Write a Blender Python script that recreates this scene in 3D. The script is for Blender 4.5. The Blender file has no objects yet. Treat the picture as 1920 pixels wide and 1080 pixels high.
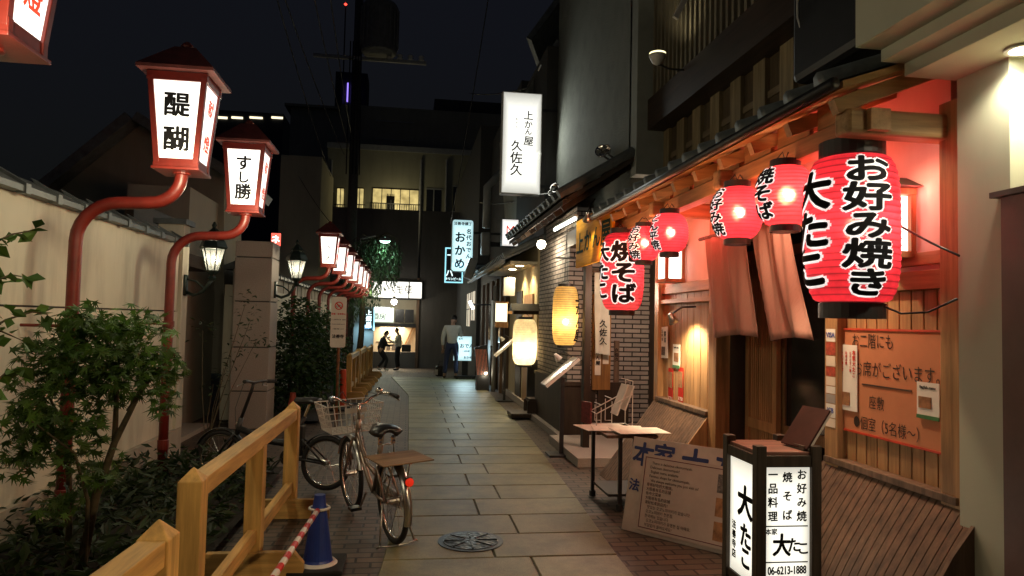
import bpy, bmesh, math, random
import numpy as np
from mathutils import Vector, Matrix
random.seed(7); rng = np.random.default_rng(7)
S = bpy.context.scene; COL = S.collection
# ------------------------------------------------------------------ camera
F = 1323.; VP = (766., 598.); ROLL = math.radians(1.7); CAMH = 1.6
_d = np.array([(VP[0]-960)/F, -(VP[1]-540)/F, -1.]); _d /= np.linalg.norm(_d)
_u = np.array([math.sin(ROLL), math.cos(ROLL), 0]); _u -= _d*_u.dot(_d); _u /= np.linalg.norm(_u)
CM = np.stack([np.cross(_d, _u), _d, _u], 1)
cam = bpy.data.cameras.new("camera"); camo = bpy.data.objects.new("camera", cam); COL.objects.link(camo)
cam.sensor_width = 36; cam.lens = F/1920*36; cam.clip_end = 2000; cam.clip_start = .05
camo.matrix_world = Matrix.Translation((0, 0, CAMH)) @ Matrix(CM.T.tolist()).to_4x4()
S.camera = camo
# ------------------------------------------------------------------ night sky, exposure
W = bpy.data.worlds.new("World"); S.world = W; W.use_nodes = True
bg = W.node_tree.nodes["Background"]
sky = W.node_tree.nodes.new("ShaderNodeTexSky"); sky.sky_type = 'NISHITA'; sky.sun_disc = False
sky.sun_elevation = math.radians(-3); sky.sun_rotation = math.radians(200); sky.ozone_density = 8; sky.dust_density = 0; sky.air_density = 1.5
addn = W.node_tree.nodes.new("ShaderNodeMix"); addn.data_type = 'RGBA'; addn.blend_type = 'ADD'; addn.inputs[0].default_value = 1
addn.inputs[7].default_value = (.048, .056, .053, 1)      # city glow under the night sky
W.node_tree.links.new(sky.outputs[0], addn.inputs[6]); W.node_tree.links.new(addn.outputs[2], bg.inputs[0]); bg.inputs[1].default_value = .05
S.view_settings.view_transform = 'Standard'; S.view_settings.look = 'None'; S.view_settings.exposure = 1.0; S.view_settings.gamma = 1
S.render.engine = 'CYCLES'
S.cycles.use_denoising = True; S.cycles.sample_clamp_indirect = 4; S.cycles.max_bounces = 6
S.cycles.use_light_tree = True; S.cycles.caustics_reflective = False; S.cycles.caustics_refractive = False

def lamp(name, kind, loc, power, color=(1, .8, .55), radius=.04, aim=None, spot=90, blend=.6):
    l = bpy.data.lights.new(name, kind); l.energy = power; l.color = color
    if kind == 'AREA': l.size = radius
    else: l.shadow_soft_size = radius
    o = bpy.data.objects.new(name, l); COL.objects.link(o); o.location = loc
    if kind == 'SPOT': l.spot_size = math.radians(spot); l.spot_blend = blend
    if aim is not None:
        o.rotation_euler = (Vector(aim)-Vector(loc)).to_track_quat('-Z', 'Y').to_euler()
    return o

def on(px, py, X=None, Y=None, Z=None):
    """point of the place seen at photo pixel (1920 wide) on a plane X=, Y= or Z="""
    r = CM.T @ np.array([(px-960)/F, -(py-540)/F, -1.])
    t = X/r[0] if X is not None else Y/r[1] if Y is not None else (Z-CAMH)/r[2]
    return Vector((r[0]*t, r[1]*t, CAMH+r[2]*t))

# ------------------------------------------------------------------ mesh helper
def V(*a): return np.array(a, float)
def off_of(o):
    v = Vector((0, 0, 0))
    while o is not None: v += o.location; o = o.parent
    return v
class MB:
    def __init__(s): s.v = []; s.f = []
    def add(s, vs, fs):
        n = len(s.v); s.v += [tuple(map(float, p)) for p in vs]; s.f += [tuple(i+n for i in f) for f in fs]; return s
    def box(s, a, b):
        x0, x1 = sorted((a[0], b[0])); y0, y1 = sorted((a[1], b[1])); z0, z1 = sorted((a[2], b[2]))
        return s.add([(x0,y0,z0),(x1,y0,z0),(x1,y1,z0),(x0,y1,z0),(x0,y0,z1),(x1,y0,z1),(x1,y1,z1),(x0,y1,z1)],
                     [(0,3,2,1),(4,5,6,7),(0,1,5,4),(1,2,6,5),(2,3,7,6),(3,0,4,7)])
    def beam(s, a, b, w, h, up=(0, 0, 1)):
        """bar from a to b with width w (sideways) and height h (along up)"""
        a = V(*a); b = V(*b); d = b-a; d /= np.linalg.norm(d); r = np.cross(d, V(*up)); r /= np.linalg.norm(r); u = np.cross(r, d)
        vs = [p+r*w/2*i+u*h/2*j for p in (a, b) for (i, j) in ((-1,-1),(1,-1),(1,1),(-1,1))]
        return s.add(vs, [(0,1,2,3),(7,6,5,4),(0,4,5,1),(1,5,6,2),(2,6,7,3),(3,7,4,0)])
    def prism(s, poly, O, R, U, N, t):
        """polygon (2D) in frame O,R,U extruded by t along N"""
        O, R, U, N = V(*O), V(*R), V(*U), V(*N); n = len(poly)
        vs = [O+R*p[0]+U*p[1] for p in poly]+[O+R*p[0]+U*p[1]+N*t for p in poly]
        return s.add(vs, [tuple(range(n))[::-1], tuple(range(n, 2*n))]+[(i, (i+1) % n, (i+1) % n+n, i+n) for i in range(n)])
    def tube(s, pts, r, n=8, closed=False):
        pts = [V(*p) for p in pts]; m = len(pts); rr = r if hasattr(r, '__len__') else [r]*m
        vs = []; pu = None
        for i, p in enumerate(pts):
            if closed: d = pts[(i+1) % m]-pts[i-1]
            else: d = pts[min(i+1, m-1)]-pts[max(i-1, 0)]
            d = d/(np.linalg.norm(d)+1e-9)
            if pu is None: pu = V(0, 0, 1) if abs(d[2]) < .9 else V(1, 0, 0)
            a = np.cross(d, pu); a /= np.linalg.norm(a)+1e-9; b = np.cross(a, d); pu = b
            for k in range(n):
                t = 2*math.pi*k/n; vs.append(p+(a*math.cos(t)+b*math.sin(t))*rr[i])
        fs = []
        for i in range(m if closed else m-1):
            j = (i+1) % m
            for k in range(n): fs.append((i*n+k, i*n+(k+1) % n, j*n+(k+1) % n, j*n+k))
        if not closed: fs += [tuple(range(n))[::-1], tuple(range((m-1)*n, m*n))]
        return s.add(vs, fs)
    def lathe(s, prof, c=(0, 0, 0), n=24, R=None, cap=True):
        """profile [(r,z)] about the z axis (R: optional 3x3 orientation)"""
        c = V(*c); vs = []
        for r, z in prof:
            for k in range(n):
                p = V(r*math.cos(2*math.pi*k/n), r*math.sin(2*math.pi*k/n), z)
                if R is not None: p = R @ p
                vs.append(c+p)
        m = len(prof)
        fs = [(i*n+k, i*n+(k+1) % n, (i+1)*n+(k+1) % n, (i+1)*n+k) for i in range(m-1) for k in range(n)]
        if cap: fs += [tuple(range(n))[::-1], tuple(range((m-1)*n, m*n))]
        return s.add(vs, fs)
    def build(s, name, mat, parent=None, smooth=False, bevel=0, origin=None, subd=0):
        off = off_of(parent) if parent is not None else None
        A = np.array(s.v, float)
        if off is None:
            off = Vector(origin) if origin is not None else Vector((A[:,0].mean(), A[:,1].mean(), A[:,2].min()))
        me = bpy.data.meshes.new(name)
        me.from_pydata((A-np.array(off)).tolist(), [], s.f)
        me.materials.append(mat); me.validate()
        if smooth: me.polygons.foreach_set('use_smooth', [True]*len(me.polygons))
        o = bpy.data.objects.new(name, me); COL.objects.link(o)
        if parent is not None: o.parent = parent
        else: o.location = off
        if bevel:
            b = o.modifiers.new('bevel', 'BEVEL'); b.width = bevel; b.segments = 2; b.limit_method = 'ANGLE'; b.angle_limit = .7
        if subd:
            b = o.modifiers.new('subd', 'SUBSURF'); b.levels = subd; b.render_levels = subd
        return o
def tag(o, label=None, cat=None, group=None, kind=None):
    if label: o['label'] = label
    if cat: o['category'] = cat
    if group: o['group'] = group
    if kind: o['kind'] = kind
    return o
def thing(name, label, cat, loc=(0, 0, 0), group=None):
    o = bpy.data.objects.new(name, None); COL.objects.link(o); o.location = loc; o.empty_display_size = .1
    return tag(o, label, cat, group)
def copy_tree(o, parent=None):
    c = o.copy(); COL.objects.link(c)
    if parent is not None: c.parent = parent
    for ch in list(o.children): copy_tree(ch, c)
    return c
def box(name, a, b, mat, parent=None, bevel=0, **k): return MB().box(a, b).build(name, mat, parent, bevel=bevel, **k)

# ------------------------------------------------------------------ materials (procedural)
def newmat(name):
    m = bpy.data.materials.new(name); m.use_nodes = True; nt = m.node_tree
    return m, nt, nt.nodes['Principled BSDF']
def N(nt, t, **k):
    n = nt.nodes.new(t)
    for a, b in k.items(): setattr(n, a, b)
    return n
def rgba(c): return (c[0], c[1], c[2], 1)
def coords(nt, scale=(1, 1, 1), wall=False):
    tc = N(nt, 'ShaderNodeTexCoord'); mp = N(nt, 'ShaderNodeMapping'); mp.inputs['Scale'].default_value = scale
    if wall:   # u along the wall (x+y), v up
        sx = N(nt, 'ShaderNodeSeparateXYZ'); ad = N(nt, 'ShaderNodeMath'); cb = N(nt, 'ShaderNodeCombineXYZ')
        nt.links.new(tc.outputs['Object'], sx.inputs[0]); nt.links.new(sx.outputs[0], ad.inputs[0]); nt.links.new(sx.outputs[1], ad.inputs[1])
        nt.links.new(ad.outputs[0], cb.inputs[0]); nt.links.new(sx.outputs[2], cb.inputs[1]); nt.links.new(cb.outputs[0], mp.inputs[0])
    else: nt.links.new(tc.outputs['Object'], mp.inputs[0])
    return mp.outputs[0]
def noise(nt, vec, scale, detail=5, rough=.6):
    n = N(nt, 'ShaderNodeTexNoise'); n.inputs['Scale'].default_value = scale; n.inputs['Detail'].default_value = detail; n.inputs['Roughness'].default_value = rough
    nt.links.new(vec, n.inputs['Vector']); return n.outputs['Fac']
def ramp(nt, fac, stops):
    r = N(nt, 'ShaderNodeValToRGB'); e = r.color_ramp.elements
    while len(e) < len(stops): e.new(.5)
    for el, (p, c) in zip(e, stops): el.position = p; el.color = rgba(c)
    nt.links.new(fac, r.inputs[0]); return r.outputs[0]
def mixc(nt, f, a, b, mode='MIX'):
    m = N(nt, 'ShaderNodeMix', data_type='RGBA', blend_type=mode)
    for sock, val in ((m.inputs[0], f), (m.inputs[6], a), (m.inputs[7], b)):
        if isinstance(val, (int, float)): sock.default_value = val
        elif isinstance(val, tuple): sock.default_value = rgba(val)
        else: nt.links.new(val, sock)
    return m.outputs[2]
def bump(nt, bsdf, h, strength=.3, dist=.01):
    b = N(nt, 'ShaderNodeBump'); b.inputs['Strength'].default_value = strength; b.inputs['Distance'].default_value = dist
    nt.links.new(h, b.inputs['Height']); nt.links.new(b.outputs[0], bsdf.inputs['Normal'])
def plain(name, c, rough=.6, metal=0, var=.25, scale=6, bmp=.15, stretch=(1, 1, 1), spec=None):
    m, nt, b = newmat(name); v = coords(nt, stretch); f = noise(nt, v, scale)
    lo = tuple(x*(1-var) for x in c); hi = tuple(min(1, x*(1+var)) for x in c)
    nt.links.new(ramp(nt, f, [(.3, lo), (.7, hi)]), b.inputs['Base Color'])
    b.inputs['Roughness'].default_value = rough; b.inputs['Metallic'].default_value = metal
    if spec is not None: b.inputs['Specular IOR Level'].default_value = spec
    if bmp: bump(nt, b, noise(nt, v, scale*6, 3), bmp, .004)
    return m
def wood(name, c, axis=2, rough=.55, var=.35, scale=22, spec=.3):
    st = [1, 1, 1]; st[axis] = .07
    m, nt, b = newmat(name); v = coords(nt, tuple(st)); f = noise(nt, v, scale, 6, .65); g = noise(nt, coords(nt), 1.3, 2)
    lo = tuple(x*(1-var) for x in c); hi = tuple(min(1, x*(1+var)) for x in c)
    base = ramp(nt, f, [(.32, lo), (.68, hi)]); base = mixc(nt, .7, base, ramp(nt, g, [(.3, (.45, .43, .4)), (.7, (1, 1, 1))]), 'MULTIPLY')
    nt.links.new(base, b.inputs['Base Color']); b.inputs['Roughness'].default_value = rough
    b.inputs['Specular IOR Level'].default_value = spec
    bump(nt, b, f, .25, .003); return m
def stained(name, c, stain, rough=.85, bs=90, bstr=.2, streak=True):
    """plaster with weather streaks"""
    m, nt, b = newmat(name); f = noise(nt, coords(nt, (1, 1, .18) if streak else (1, 1, 1)), 3.2, 6, .65)
    g = noise(nt, coords(nt), .9, 4)
    c1 = mixc(nt, ramp(nt, f, [(.45, (0, 0, 0)), (.8, (.8, .8, .8))]), c, stain)
    c2 = mixc(nt, ramp(nt, g, [(.4, (0, 0, 0)), (.75, (.5, .5, .5))]), c1, tuple(x*.75 for x in c))
    nt.links.new(c2, b.inputs['Base Color']); b.inputs['Roughness'].default_value = rough
    bump(nt, b, noise(nt, coords(nt), bs, 4, .7), bstr, .006 if bstr < .8 else .02); return m
def brick(name, c1, c2, mortar, bw, bh, ms=.006, wall=True, rough=.8, offs=.5, rot=0, bs=.5):
    m, nt, b = newmat(name); v = coords(nt, (1, 1, 1), wall)
    if rot: v.node.inputs['Rotation'].default_value = (0, 0, rot)
    t = N(nt, 'ShaderNodeTexBrick'); t.offset = offs
    t.inputs['Scale'].default_value = 1; t.inputs['Brick Width'].default_value = bw; t.inputs['Row Height'].default_value = bh
    t.inputs['Mortar Size'].default_value = ms; t.inputs['Mortar Smooth'].default_value = .2
    t.inputs['Color1'].default_value = rgba(c1); t.inputs['Color2'].default_value = rgba(c2); t.inputs['Mortar'].default_value = rgba(mortar)
    nt.links.new(v, t.inputs['Vector'])
    f = noise(nt, coords(nt), 2.2, 5); f2 = noise(nt, coords(nt), 60, 3)
    col = mixc(nt, .6, t.outputs['Color'], ramp(nt, f, [(.3, (.45, .45, .45)), (.7, (1, 1, 1))]), 'MULTIPLY')
    col = mixc(nt, .4, col, ramp(nt, f2, [(.3, (.6, .6, .6)), (.7, (1.0, 1.0, 1.0))]), 'MULTIPLY')
    nt.links.new(col, b.inputs['Base Color']); b.inputs['Roughness'].default_value = rough
    inv = N(nt, 'ShaderNodeMath', operation='SUBTRACT'); inv.inputs[0].default_value = 1; nt.links.new(t.outputs['Fac'], inv.inputs[1])
    bump(nt, b, inv.outputs[0], bs, .012); return m
def glow(name, c, s, base=None, vary=0, vscale=3):
    """surface that gives off light: lamp glass, backlit sign, lit window"""
    m, nt, b = newmat(name); base = base or c
    b.inputs['Base Color'].default_value = rgba(base); b.inputs['Roughness'].default_value = .4
    b.inputs['Emission Color'].default_value = rgba(c); b.inputs['Emission Strength'].default_value = s
    if vary:
        f = noise(nt, coords(nt), vscale, 3)
        nt.links.new(ramp(nt, f, [(.3, tuple(x*(1-vary) for x in c)), (.65, c)]), b.inputs['Emission Color'])
    return m
def backlit(name, c, s, ax, size, edge=.45):
    """acrylic face of a light box: the tubes behind make the middle brighter; ax = (u axis, v axis), size = half extents"""
    m, nt, b = newmat(name); tc = N(nt, 'ShaderNodeTexCoord'); sx = N(nt, 'ShaderNodeSeparateXYZ'); nt.links.new(tc.outputs['Generated'], sx.inputs[0])
    fac = None
    for a in ax:
        s1 = N(nt, 'ShaderNodeMath', operation='SUBTRACT'); nt.links.new(sx.outputs[a], s1.inputs[0]); s1.inputs[1].default_value = .5
        s2 = N(nt, 'ShaderNodeMath', operation='ABSOLUTE'); nt.links.new(s1.outputs[0], s2.inputs[0])
        if fac is None: fac = s2.outputs[0]
        else:
            mx = N(nt, 'ShaderNodeMath', operation='MAXIMUM'); nt.links.new(fac, mx.inputs[0]); nt.links.new(s2.outputs[0], mx.inputs[1]); fac = mx.outputs[0]
    nt.links.new(ramp(nt, fac, [(.3, c), (.5, tuple(x*edge for x in c))]), b.inputs['Emission Color'])
    b.inputs['Base Color'].default_value = rgba(c); b.inputs['Emission Strength'].default_value = s; b.inputs['Roughness'].default_value = .3
    return m
def leafmat(name, c, var=.5):
    m, nt, b = newmat(name); g = N(nt, 'ShaderNodeNewGeometry')
    lo = tuple(x*(1-var) for x in c); hi = tuple(x*(1+var) for x in c)
    col = ramp(nt, g.outputs['Random Per Island'], [(0, lo), (.6, c), (1, hi)])
    nt.links.new(col, b.inputs['Base Color']); b.inputs['Roughness'].default_value = .55
    tr = N(nt, 'ShaderNodeBsdfTranslucent'); nt.links.new(col, tr.inputs[0]); mx = N(nt, 'ShaderNodeMixShader'); mx.inputs[0].default_value = .3
    out = nt.nodes['Material Output']; nt.links.new(b.outputs[0], mx.inputs[1]); nt.links.new(tr.outputs[0], mx.inputs[2]); nt.links.new(mx.outputs[0], out.inputs[0])
    return m
def paper(name, c, em, trans=.6, rib=None, hot=.2):
    """lantern paper lit from inside: translucent, and giving off some of the bulb's light"""
    m, nt, b = newmat(name)
    f = noise(nt, coords(nt, (1, 1, 1)), 9, 4, .7)
    col = ramp(nt, f, [(.3, tuple(x*.6 for x in c)), (.7, c)])
    if rib:     # bamboo hoops showing through the paper, every rib metres of height
        sx = N(nt, 'ShaderNodeSeparateXYZ'); nt.links.new(coords(nt), sx.inputs[0])
        mm = N(nt, 'ShaderNodeMath', operation='DIVIDE'); nt.links.new(sx.outputs[2], mm.inputs[0]); mm.inputs[1].default_value = rib
        ad = N(nt, 'ShaderNodeMath', operation='ADD'); nt.links.new(mm.outputs[0], ad.inputs[0]); ad.inputs[1].default_value = .5
        fr = N(nt, 'ShaderNodeMath', operation='FRACT'); nt.links.new(ad.outputs[0], fr.inputs[0])
        sb = N(nt, 'ShaderNodeMath', operation='SUBTRACT'); nt.links.new(fr.outputs[0], sb.inputs[0]); sb.inputs[1].default_value = .5
        ab = N(nt, 'ShaderNodeMath', operation='ABSOLUTE'); nt.links.new(sb.outputs[0], ab.inputs[0])
        col = mixc(nt, 1, col, ramp(nt, ab.outputs[0], [(.05, (.42, .38, .38)), (.16, (1, 1, 1))]), 'MULTIPLY')
    nt.links.new(col, b.inputs['Base Color']); b.inputs['Roughness'].default_value = .5
    nt.links.new(col, b.inputs['Emission Color']); b.inputs['Emission Strength'].default_value = em
    tr = N(nt, 'ShaderNodeBsdfTranslucent'); nt.links.new(col, tr.inputs[0])
    rf = N(nt, 'ShaderNodeBsdfRefraction'); rf.inputs['IOR'].default_value = 1.12; rf.inputs['Roughness'].default_value = .75      # light scattered forward: the bulb shows as a hot spot
    nt.links.new(mixc(nt, .35, col, (1, .9, .8)), rf.inputs[0]); m0 = N(nt, 'ShaderNodeMixShader'); m0.inputs[0].default_value = hot
    nt.links.new(tr.outputs[0], m0.inputs[1]); nt.links.new(rf.outputs[0], m0.inputs[2])
    mx = N(nt, 'ShaderNodeMixShader'); mx.inputs[0].default_value = trans
    out = nt.nodes['Material Output']; nt.links.new(b.outputs[0], mx.inputs[1]); nt.links.new(m0.outputs[0], mx.inputs[2]); nt.links.new(mx.outputs[0], out.inputs[0])
    return m

red_paint = plain('red_paint', (.145, .014, .009), .4, var=.25, scale=9, bmp=.1)
red_roof = plain('red_roof', (.13, .028, .024), .6, var=.35, scale=14)
pane_white = glow('lamp_glass', (1, .96, .88), .85)
ink = plain('black_ink', (.012, .011, .012), .9, var=.1, bmp=0, spec=.1)
ink_red = plain('red_ink', (.6, .03, .01), .6, var=.2, bmp=0)
ink_red_glow = glow('red_translucent_ink', (.75, .06, .02), .5)
ink_blue = plain('blue_ink', (.02, .03, .12), .7, var=.3, bmp=0)
black_metal = plain('black_metal', (.018, .018, .02), .45, var=.2)
dark_metal = plain('dark_green_metal', (.02, .035, .03), .4, .4)
steel = plain('steel', (.5, .48, .45), .28, .95, var=.15, bmp=.05)
chrome = plain('chrome', (.65, .62, .58), .18, 1, var=.1, bmp=.03)
rubber = plain('rubber', (.013, .013, .013), .75, var=.2)
white_plastic = plain('white_plastic', (.62, .6, .56), .45, var=.1, bmp=.04)
grey_plastic = plain('grey_plastic', (.3, .31, .31), .5, var=.15, bmp=.05)
black_plastic = plain('black_plastic', (.016, .016, .017), .35, var=.2, bmp=.05)
white_paper = plain('white_paper', (.72, .68, .62), .9, var=.1, bmp=.05, spec=.1)
cream_paper = plain('cream_paper', (.7, .6, .48), .7, var=.12, bmp=.05)
plaster_wall = stained('wall_plaster', (.6, .55, .435), (.27, .235, .19))
plinth_mat = stained('plinth_plaster', (.42, .36, .29), (.22, .19, .15))
tile_grey = plain('roof_tile', (.1, .11, .11), .5, var=.35, scale=9, bmp=.3)
stucco = stained('stucco', (.2, .21, .18), (.12, .125, .11), .9, 42, 1.0, False)
granite = plain('granite', (.36, .31, .27), .7, var=.2, scale=80, bmp=.2)
dark_wood = wood('dark_wood', (.045, .028, .018), 2)
dark_wood_h = wood('dark_wood_lengthwise', (.045, .028, .018), 1)
warm_wood = wood('cedar_upright', (.42, .23, .1), 2)
warm_wood_h = wood('cedar_lengthwise', (.42, .23, .1), 1)
warm_wood_x = wood('cedar_crosswise', (.42, .25, .11), 0)
fence_wood = wood('pine_lengthwise', (.66, .4, .13), 1, .6, .34)
fence_wood_v = wood('pine_upright', (.66, .4, .13), 2, .6, .34)
fence_wood_x = wood('pine_crosswise', (.62, .38, .13), 0, .6, .3)
old_wood = wood('weathered_wood', (.16, .1, .065), 2, .7, .45)
box_wood = wood('dark_stained_wood', (.09, .065, .045), 2, .6, .4)
brick_thin = brick('thin_brick', (.4, .34, .3), (.31, .265, .235), (.02, .016, .014), .24, .064, .009)
paver = brick('brick_paver', (.15, .105, .075), (.09, .066, .05), (.02, .016, .013), .2, .1, .009, wall=False, rough=.6)
pink_plaster = stained('shop_plaster', (.74, .56, .5), (.6, .45, .4), .85, 60, .1)
soil = plain('soil', (.02, .015, .011), .95, var=.5, scale=9, bmp=.8)
dark_wall = stained('dark_wall', (.06, .058, .055), (.035, .034, .033), .8, 40, .2)
glass_dark = plain('dark_glass', (.015, .013, .012), .12, var=.2, bmp=0)
leaf_maple = leafmat('maple_leaf', (.055, .118, .018))
leaf_bush = leafmat('hedge_leaf', (.025, .06, .014))
leaf_low = leafmat('ground_leaf', (.022, .042, .012))
leaf_willow = leafmat('willow_leaf', (.035, .07, .028))
bark = plain('bark', (.07, .055, .03), .85, var=.4, scale=20, bmp=.5)

# ------------------------------------------------------------------ lettering
_G = {}
def glyph(ch, off=0.):
    k = (ch, off)
    if k not in _G:
        cu = bpy.data.curves.new("g", "FONT"); cu.body = ch; cu.size = 1; cu.align_x = 'CENTER'; cu.offset = off; cu.resolution_u = 3
        o = bpy.data.objects.new("g", cu); me = o.to_mesh()
        _G[k] = ([(v.co.x, v.co.y-.36) for v in me.vertices], [tuple(p.vertices) for p in me.polygons])
        o.to_mesh_clear(); bpy.data.objects.remove(o); bpy.data.curves.remove(cu)
    return _G[k]
ROT = {'ー', '～', '(', ')', '（', '）'}
def layout(items, off=.015, jig=0., n=8):
    """items: (text, x, y, size, 'v'|'h'[, pitch, width]); 'v' starts at y going down, 'h' is centred on x.
    Brush weight comes from copies of the strokes set round a small circle, each a hair above the last."""
    vs = []; fs = []; r = random.Random(3)
    ring = [(0, 0)]+([(math.cos(2*math.pi*k/n), math.sin(2*math.pi*k/n)) for k in range(n)] if off > .012 else [])
    if off > .07: ring += [(.55*math.cos(2*math.pi*k/6), .55*math.sin(2*math.pi*k/6)) for k in range(6)]
    for it in items:
        s, x, y, sz, d = it[:5]; pitch = it[5] if len(it) > 5 else 1.05
        wd = it[6] if len(it) > 6 else 1.0
        if d == 'v': seq = [(c, x, y-(i+.5)*sz*pitch, 90 if c in ROT else 0) for i, c in enumerate(s)]
        else: seq = [(s, x, y, 0)]
        for c, cx, cy, rot in seq:
            if c in ' 　': continue
            g, f = glyph(c, 0.); a = -math.radians(rot)+jig*(r.random()-.5); ca, sa = math.cos(a), math.sin(a); k = sz*(1+jig*(r.random()-.5))
            for q, (ox, oy) in enumerate(ring):
                m = len(vs); ex, ey = ox*off*sz, oy*off*sz*.85
                vs += [(cx+ex+wd*k*(p[0]*ca-p[1]*sa), cy+ey+k*(p[0]*sa+p[1]*ca), q*.00012) for p in g]; fs += [tuple(i+m for i in t_) for t_ in f]
    return vs, fs
def letter(name, items, O, R, U, mat, parent, off=.015, lift=.003, jig=0.):
    O, R, U = V(*O), V(*R), V(*U); R = R/np.linalg.norm(R); U = U/np.linalg.norm(U); n = np.cross(R, U)
    vs, fs = layout(items, off, jig)
    return MB().add([O+R*p[0]+U*p[1]+n*(lift+p[2]) for p in vs], fs).build(name, mat, parent)
def wrap(name, items, c, rad, th, mat, parent, off, lift, jig=0., step=.03):
    """lettering on a lantern: c centre, rad(z) radius, th angle (0 = towards the viewer's end of the alley, + to the right)"""
    vs, fs = layout(items, off, jig)
    bm = bmesh.new(); bv = [bm.verts.new(p) for p in vs]
    for f in fs:
        try: bm.faces.new([bv[i] for i in f])
        except ValueError: pass
    xs = [p[0] for p in vs]; ys = [p[1] for p in vs]
    for ax, lo, hi in ((0, min(xs), max(xs)), (1, min(ys), max(ys))):
        t = lo+step
        while t < hi:
            no = (1, 0, 0) if ax == 0 else (0, 1, 0); co = (t, 0, 0) if ax == 0 else (0, t, 0)
            bmesh.ops.bisect_plane(bm, geom=bm.verts[:]+bm.edges[:]+bm.faces[:], plane_co=co, plane_no=no); t += step
    r0 = rad(0)
    out = []; bm.verts.ensure_lookup_table(); bm.verts.index_update()
    for v in bm.verts:
        a = th+v.co.x/r0; r = rad(v.co.y)+lift+v.co.z
        out.append((c[0]+r*math.sin(a), c[1]-r*math.cos(a), c[2]+v.co.y))
    ff = [tuple(v.index for v in f.verts) for f in bm.faces]; bm.free()
    return MB().add(out, ff).build(name, mat, parent, smooth=True)
def sign_panel(name, items, c, w, h, R, U, t, mat, parent, ink_=None, off=.015, jig=0., bevel=0, textname='lettering'):
    """flat board centred at c with lettering on its front"""
    c, R, U = V(*c), V(*R), V(*U); R = R/np.linalg.norm(R); U = U/np.linalg.norm(U); n = np.cross(R, U)
    p = MB().prism([(-w/2,-h/2),(w/2,-h/2),(w/2,h/2),(-w/2,h/2)], c-n*t, R, U, n, t).build(name, mat, parent, bevel=bevel)
    if items: letter(textname, items, c, R, U, ink_ or ink, p if parent is not None else p, off, .003, jig)
    return p
EX, EY, EZ = (1, 0, 0), (0, 1, 0), (0, 0, 1)
# ------------------------------------------------------------------ ground
def gz(y): return 0 if y < 19.5 else -.0506*(min(y, 28.4)-19.5)
def sheet(name, xs, ys, mat, dz=0., label=None):
    """strip whose left and right edges are functions of y"""
    b = MB(); n = len(ys)
    b.add([(xs(y)[k], y, gz(y)+dz) for y in ys for k in (0, 1)], [(2*i, 2*i+1, 2*i+3, 2*i+2) for i in range(n-1)])
    o = b.build(name, mat, origin=(0, 0, 0)); tag(o, kind='structure'); return o
ysg = [-8, 0, 19.5, 28.4, 60, 400]
sheet('ground', lambda y: (-300, 300), ysg, plain('asphalt', (.045, .042, .04), .85, scale=30), -.03)
def ledge(y): return float(np.interp(y, [-3, 3.8, 4.8, 8, 15, 19.7], [-.2, -.2, -.12, .04, .05, -.42]))
def redge(y): return float(np.interp(y, [-3, 4.76, 6.3, 8.4, 10, 17, 20], [1.3, 1.47, 1.56, 1.66, 1.72, 1.85, 1.9]))
ys = list(np.arange(-3, 19.6, .52))+[19.66]
sheet('brick_pavement', lambda y: (-4, 4), [-3, 4, 8, 12, 16, 19.5, 24, 28.4, 34], paver, -.006)
sl, nt, b = newmat('paving_stone')
g = N(nt, 'ShaderNodeNewGeometry'); v = coords(nt)
c1 = ramp(nt, g.outputs['Random Per Island'], [(0, (.185, .165, .07)), (.5, (.232, .208, .092)), (1, (.278, .25, .12))])
c2 = mixc(nt, .75, c1, ramp(nt, noise(nt, v, 170, 3, .8), [(.35, (.35, .35, .35)), (.6, (1, 1, 1))]), 'MULTIPLY')
c3 = mixc(nt, .7, c2, ramp(nt, noise(nt, v, 2.6, 6, .7), [(.36, (.38, .36, .34)), (.6, (1, 1, 1))]), 'MULTIPLY')
nt.links.new(c3, b.inputs['Base Color']); b.inputs['Roughness'].default_value = .5
bump(nt, b, noise(nt, v, 120, 4, .7), .35, .004)
mb = MB()
for i in range(len(ys)-1):
    y0, y1 = ys[i]+.006, ys[i+1]-.006; m = .62 if i % 2 else .86; m += .01*random.random()
    for (xa, xb) in ((lambda y: ledge(y), lambda y: m-.006), (lambda y: m+.006, lambda y: redge(y))):
        z = .006+.003*random.random(); e = .006
        o = [(xa(y0), y0), (xb(y0), y0), (xb(y1), y1), (xa(y1), y1)]
        q = [(xa(y0)+e, y0+e), (xb(y0)-e, y0+e), (xb(y1)-e, y1-e), (xa(y1)+e, y1-e)]
        mb.add([(p[0], p[1], -.03) for p in o]+[(p[0], p[1], z-e) for p in o]+[(p[0], p[1], z) for p in q],
               [(0,1,5,4),(1,2,6,5),(2,3,7,6),(3,0,4,7),(4,5,9,8),(5,6,10,9),(6,7,11,10),(7,4,8,11),(8,9,10,11)])
tag(mb.build('stone_path', sl, origin=(0, 0, 0)), kind='structure')
sheet('planting_bed', lambda y: (-2.75, -1.22), [-2, 2, 5, 7.6], soil, .05)
sheet('planting_strip', lambda y: (-2.75, -1.25), [10.9, 15, 19, 24], soil, .05)
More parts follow.
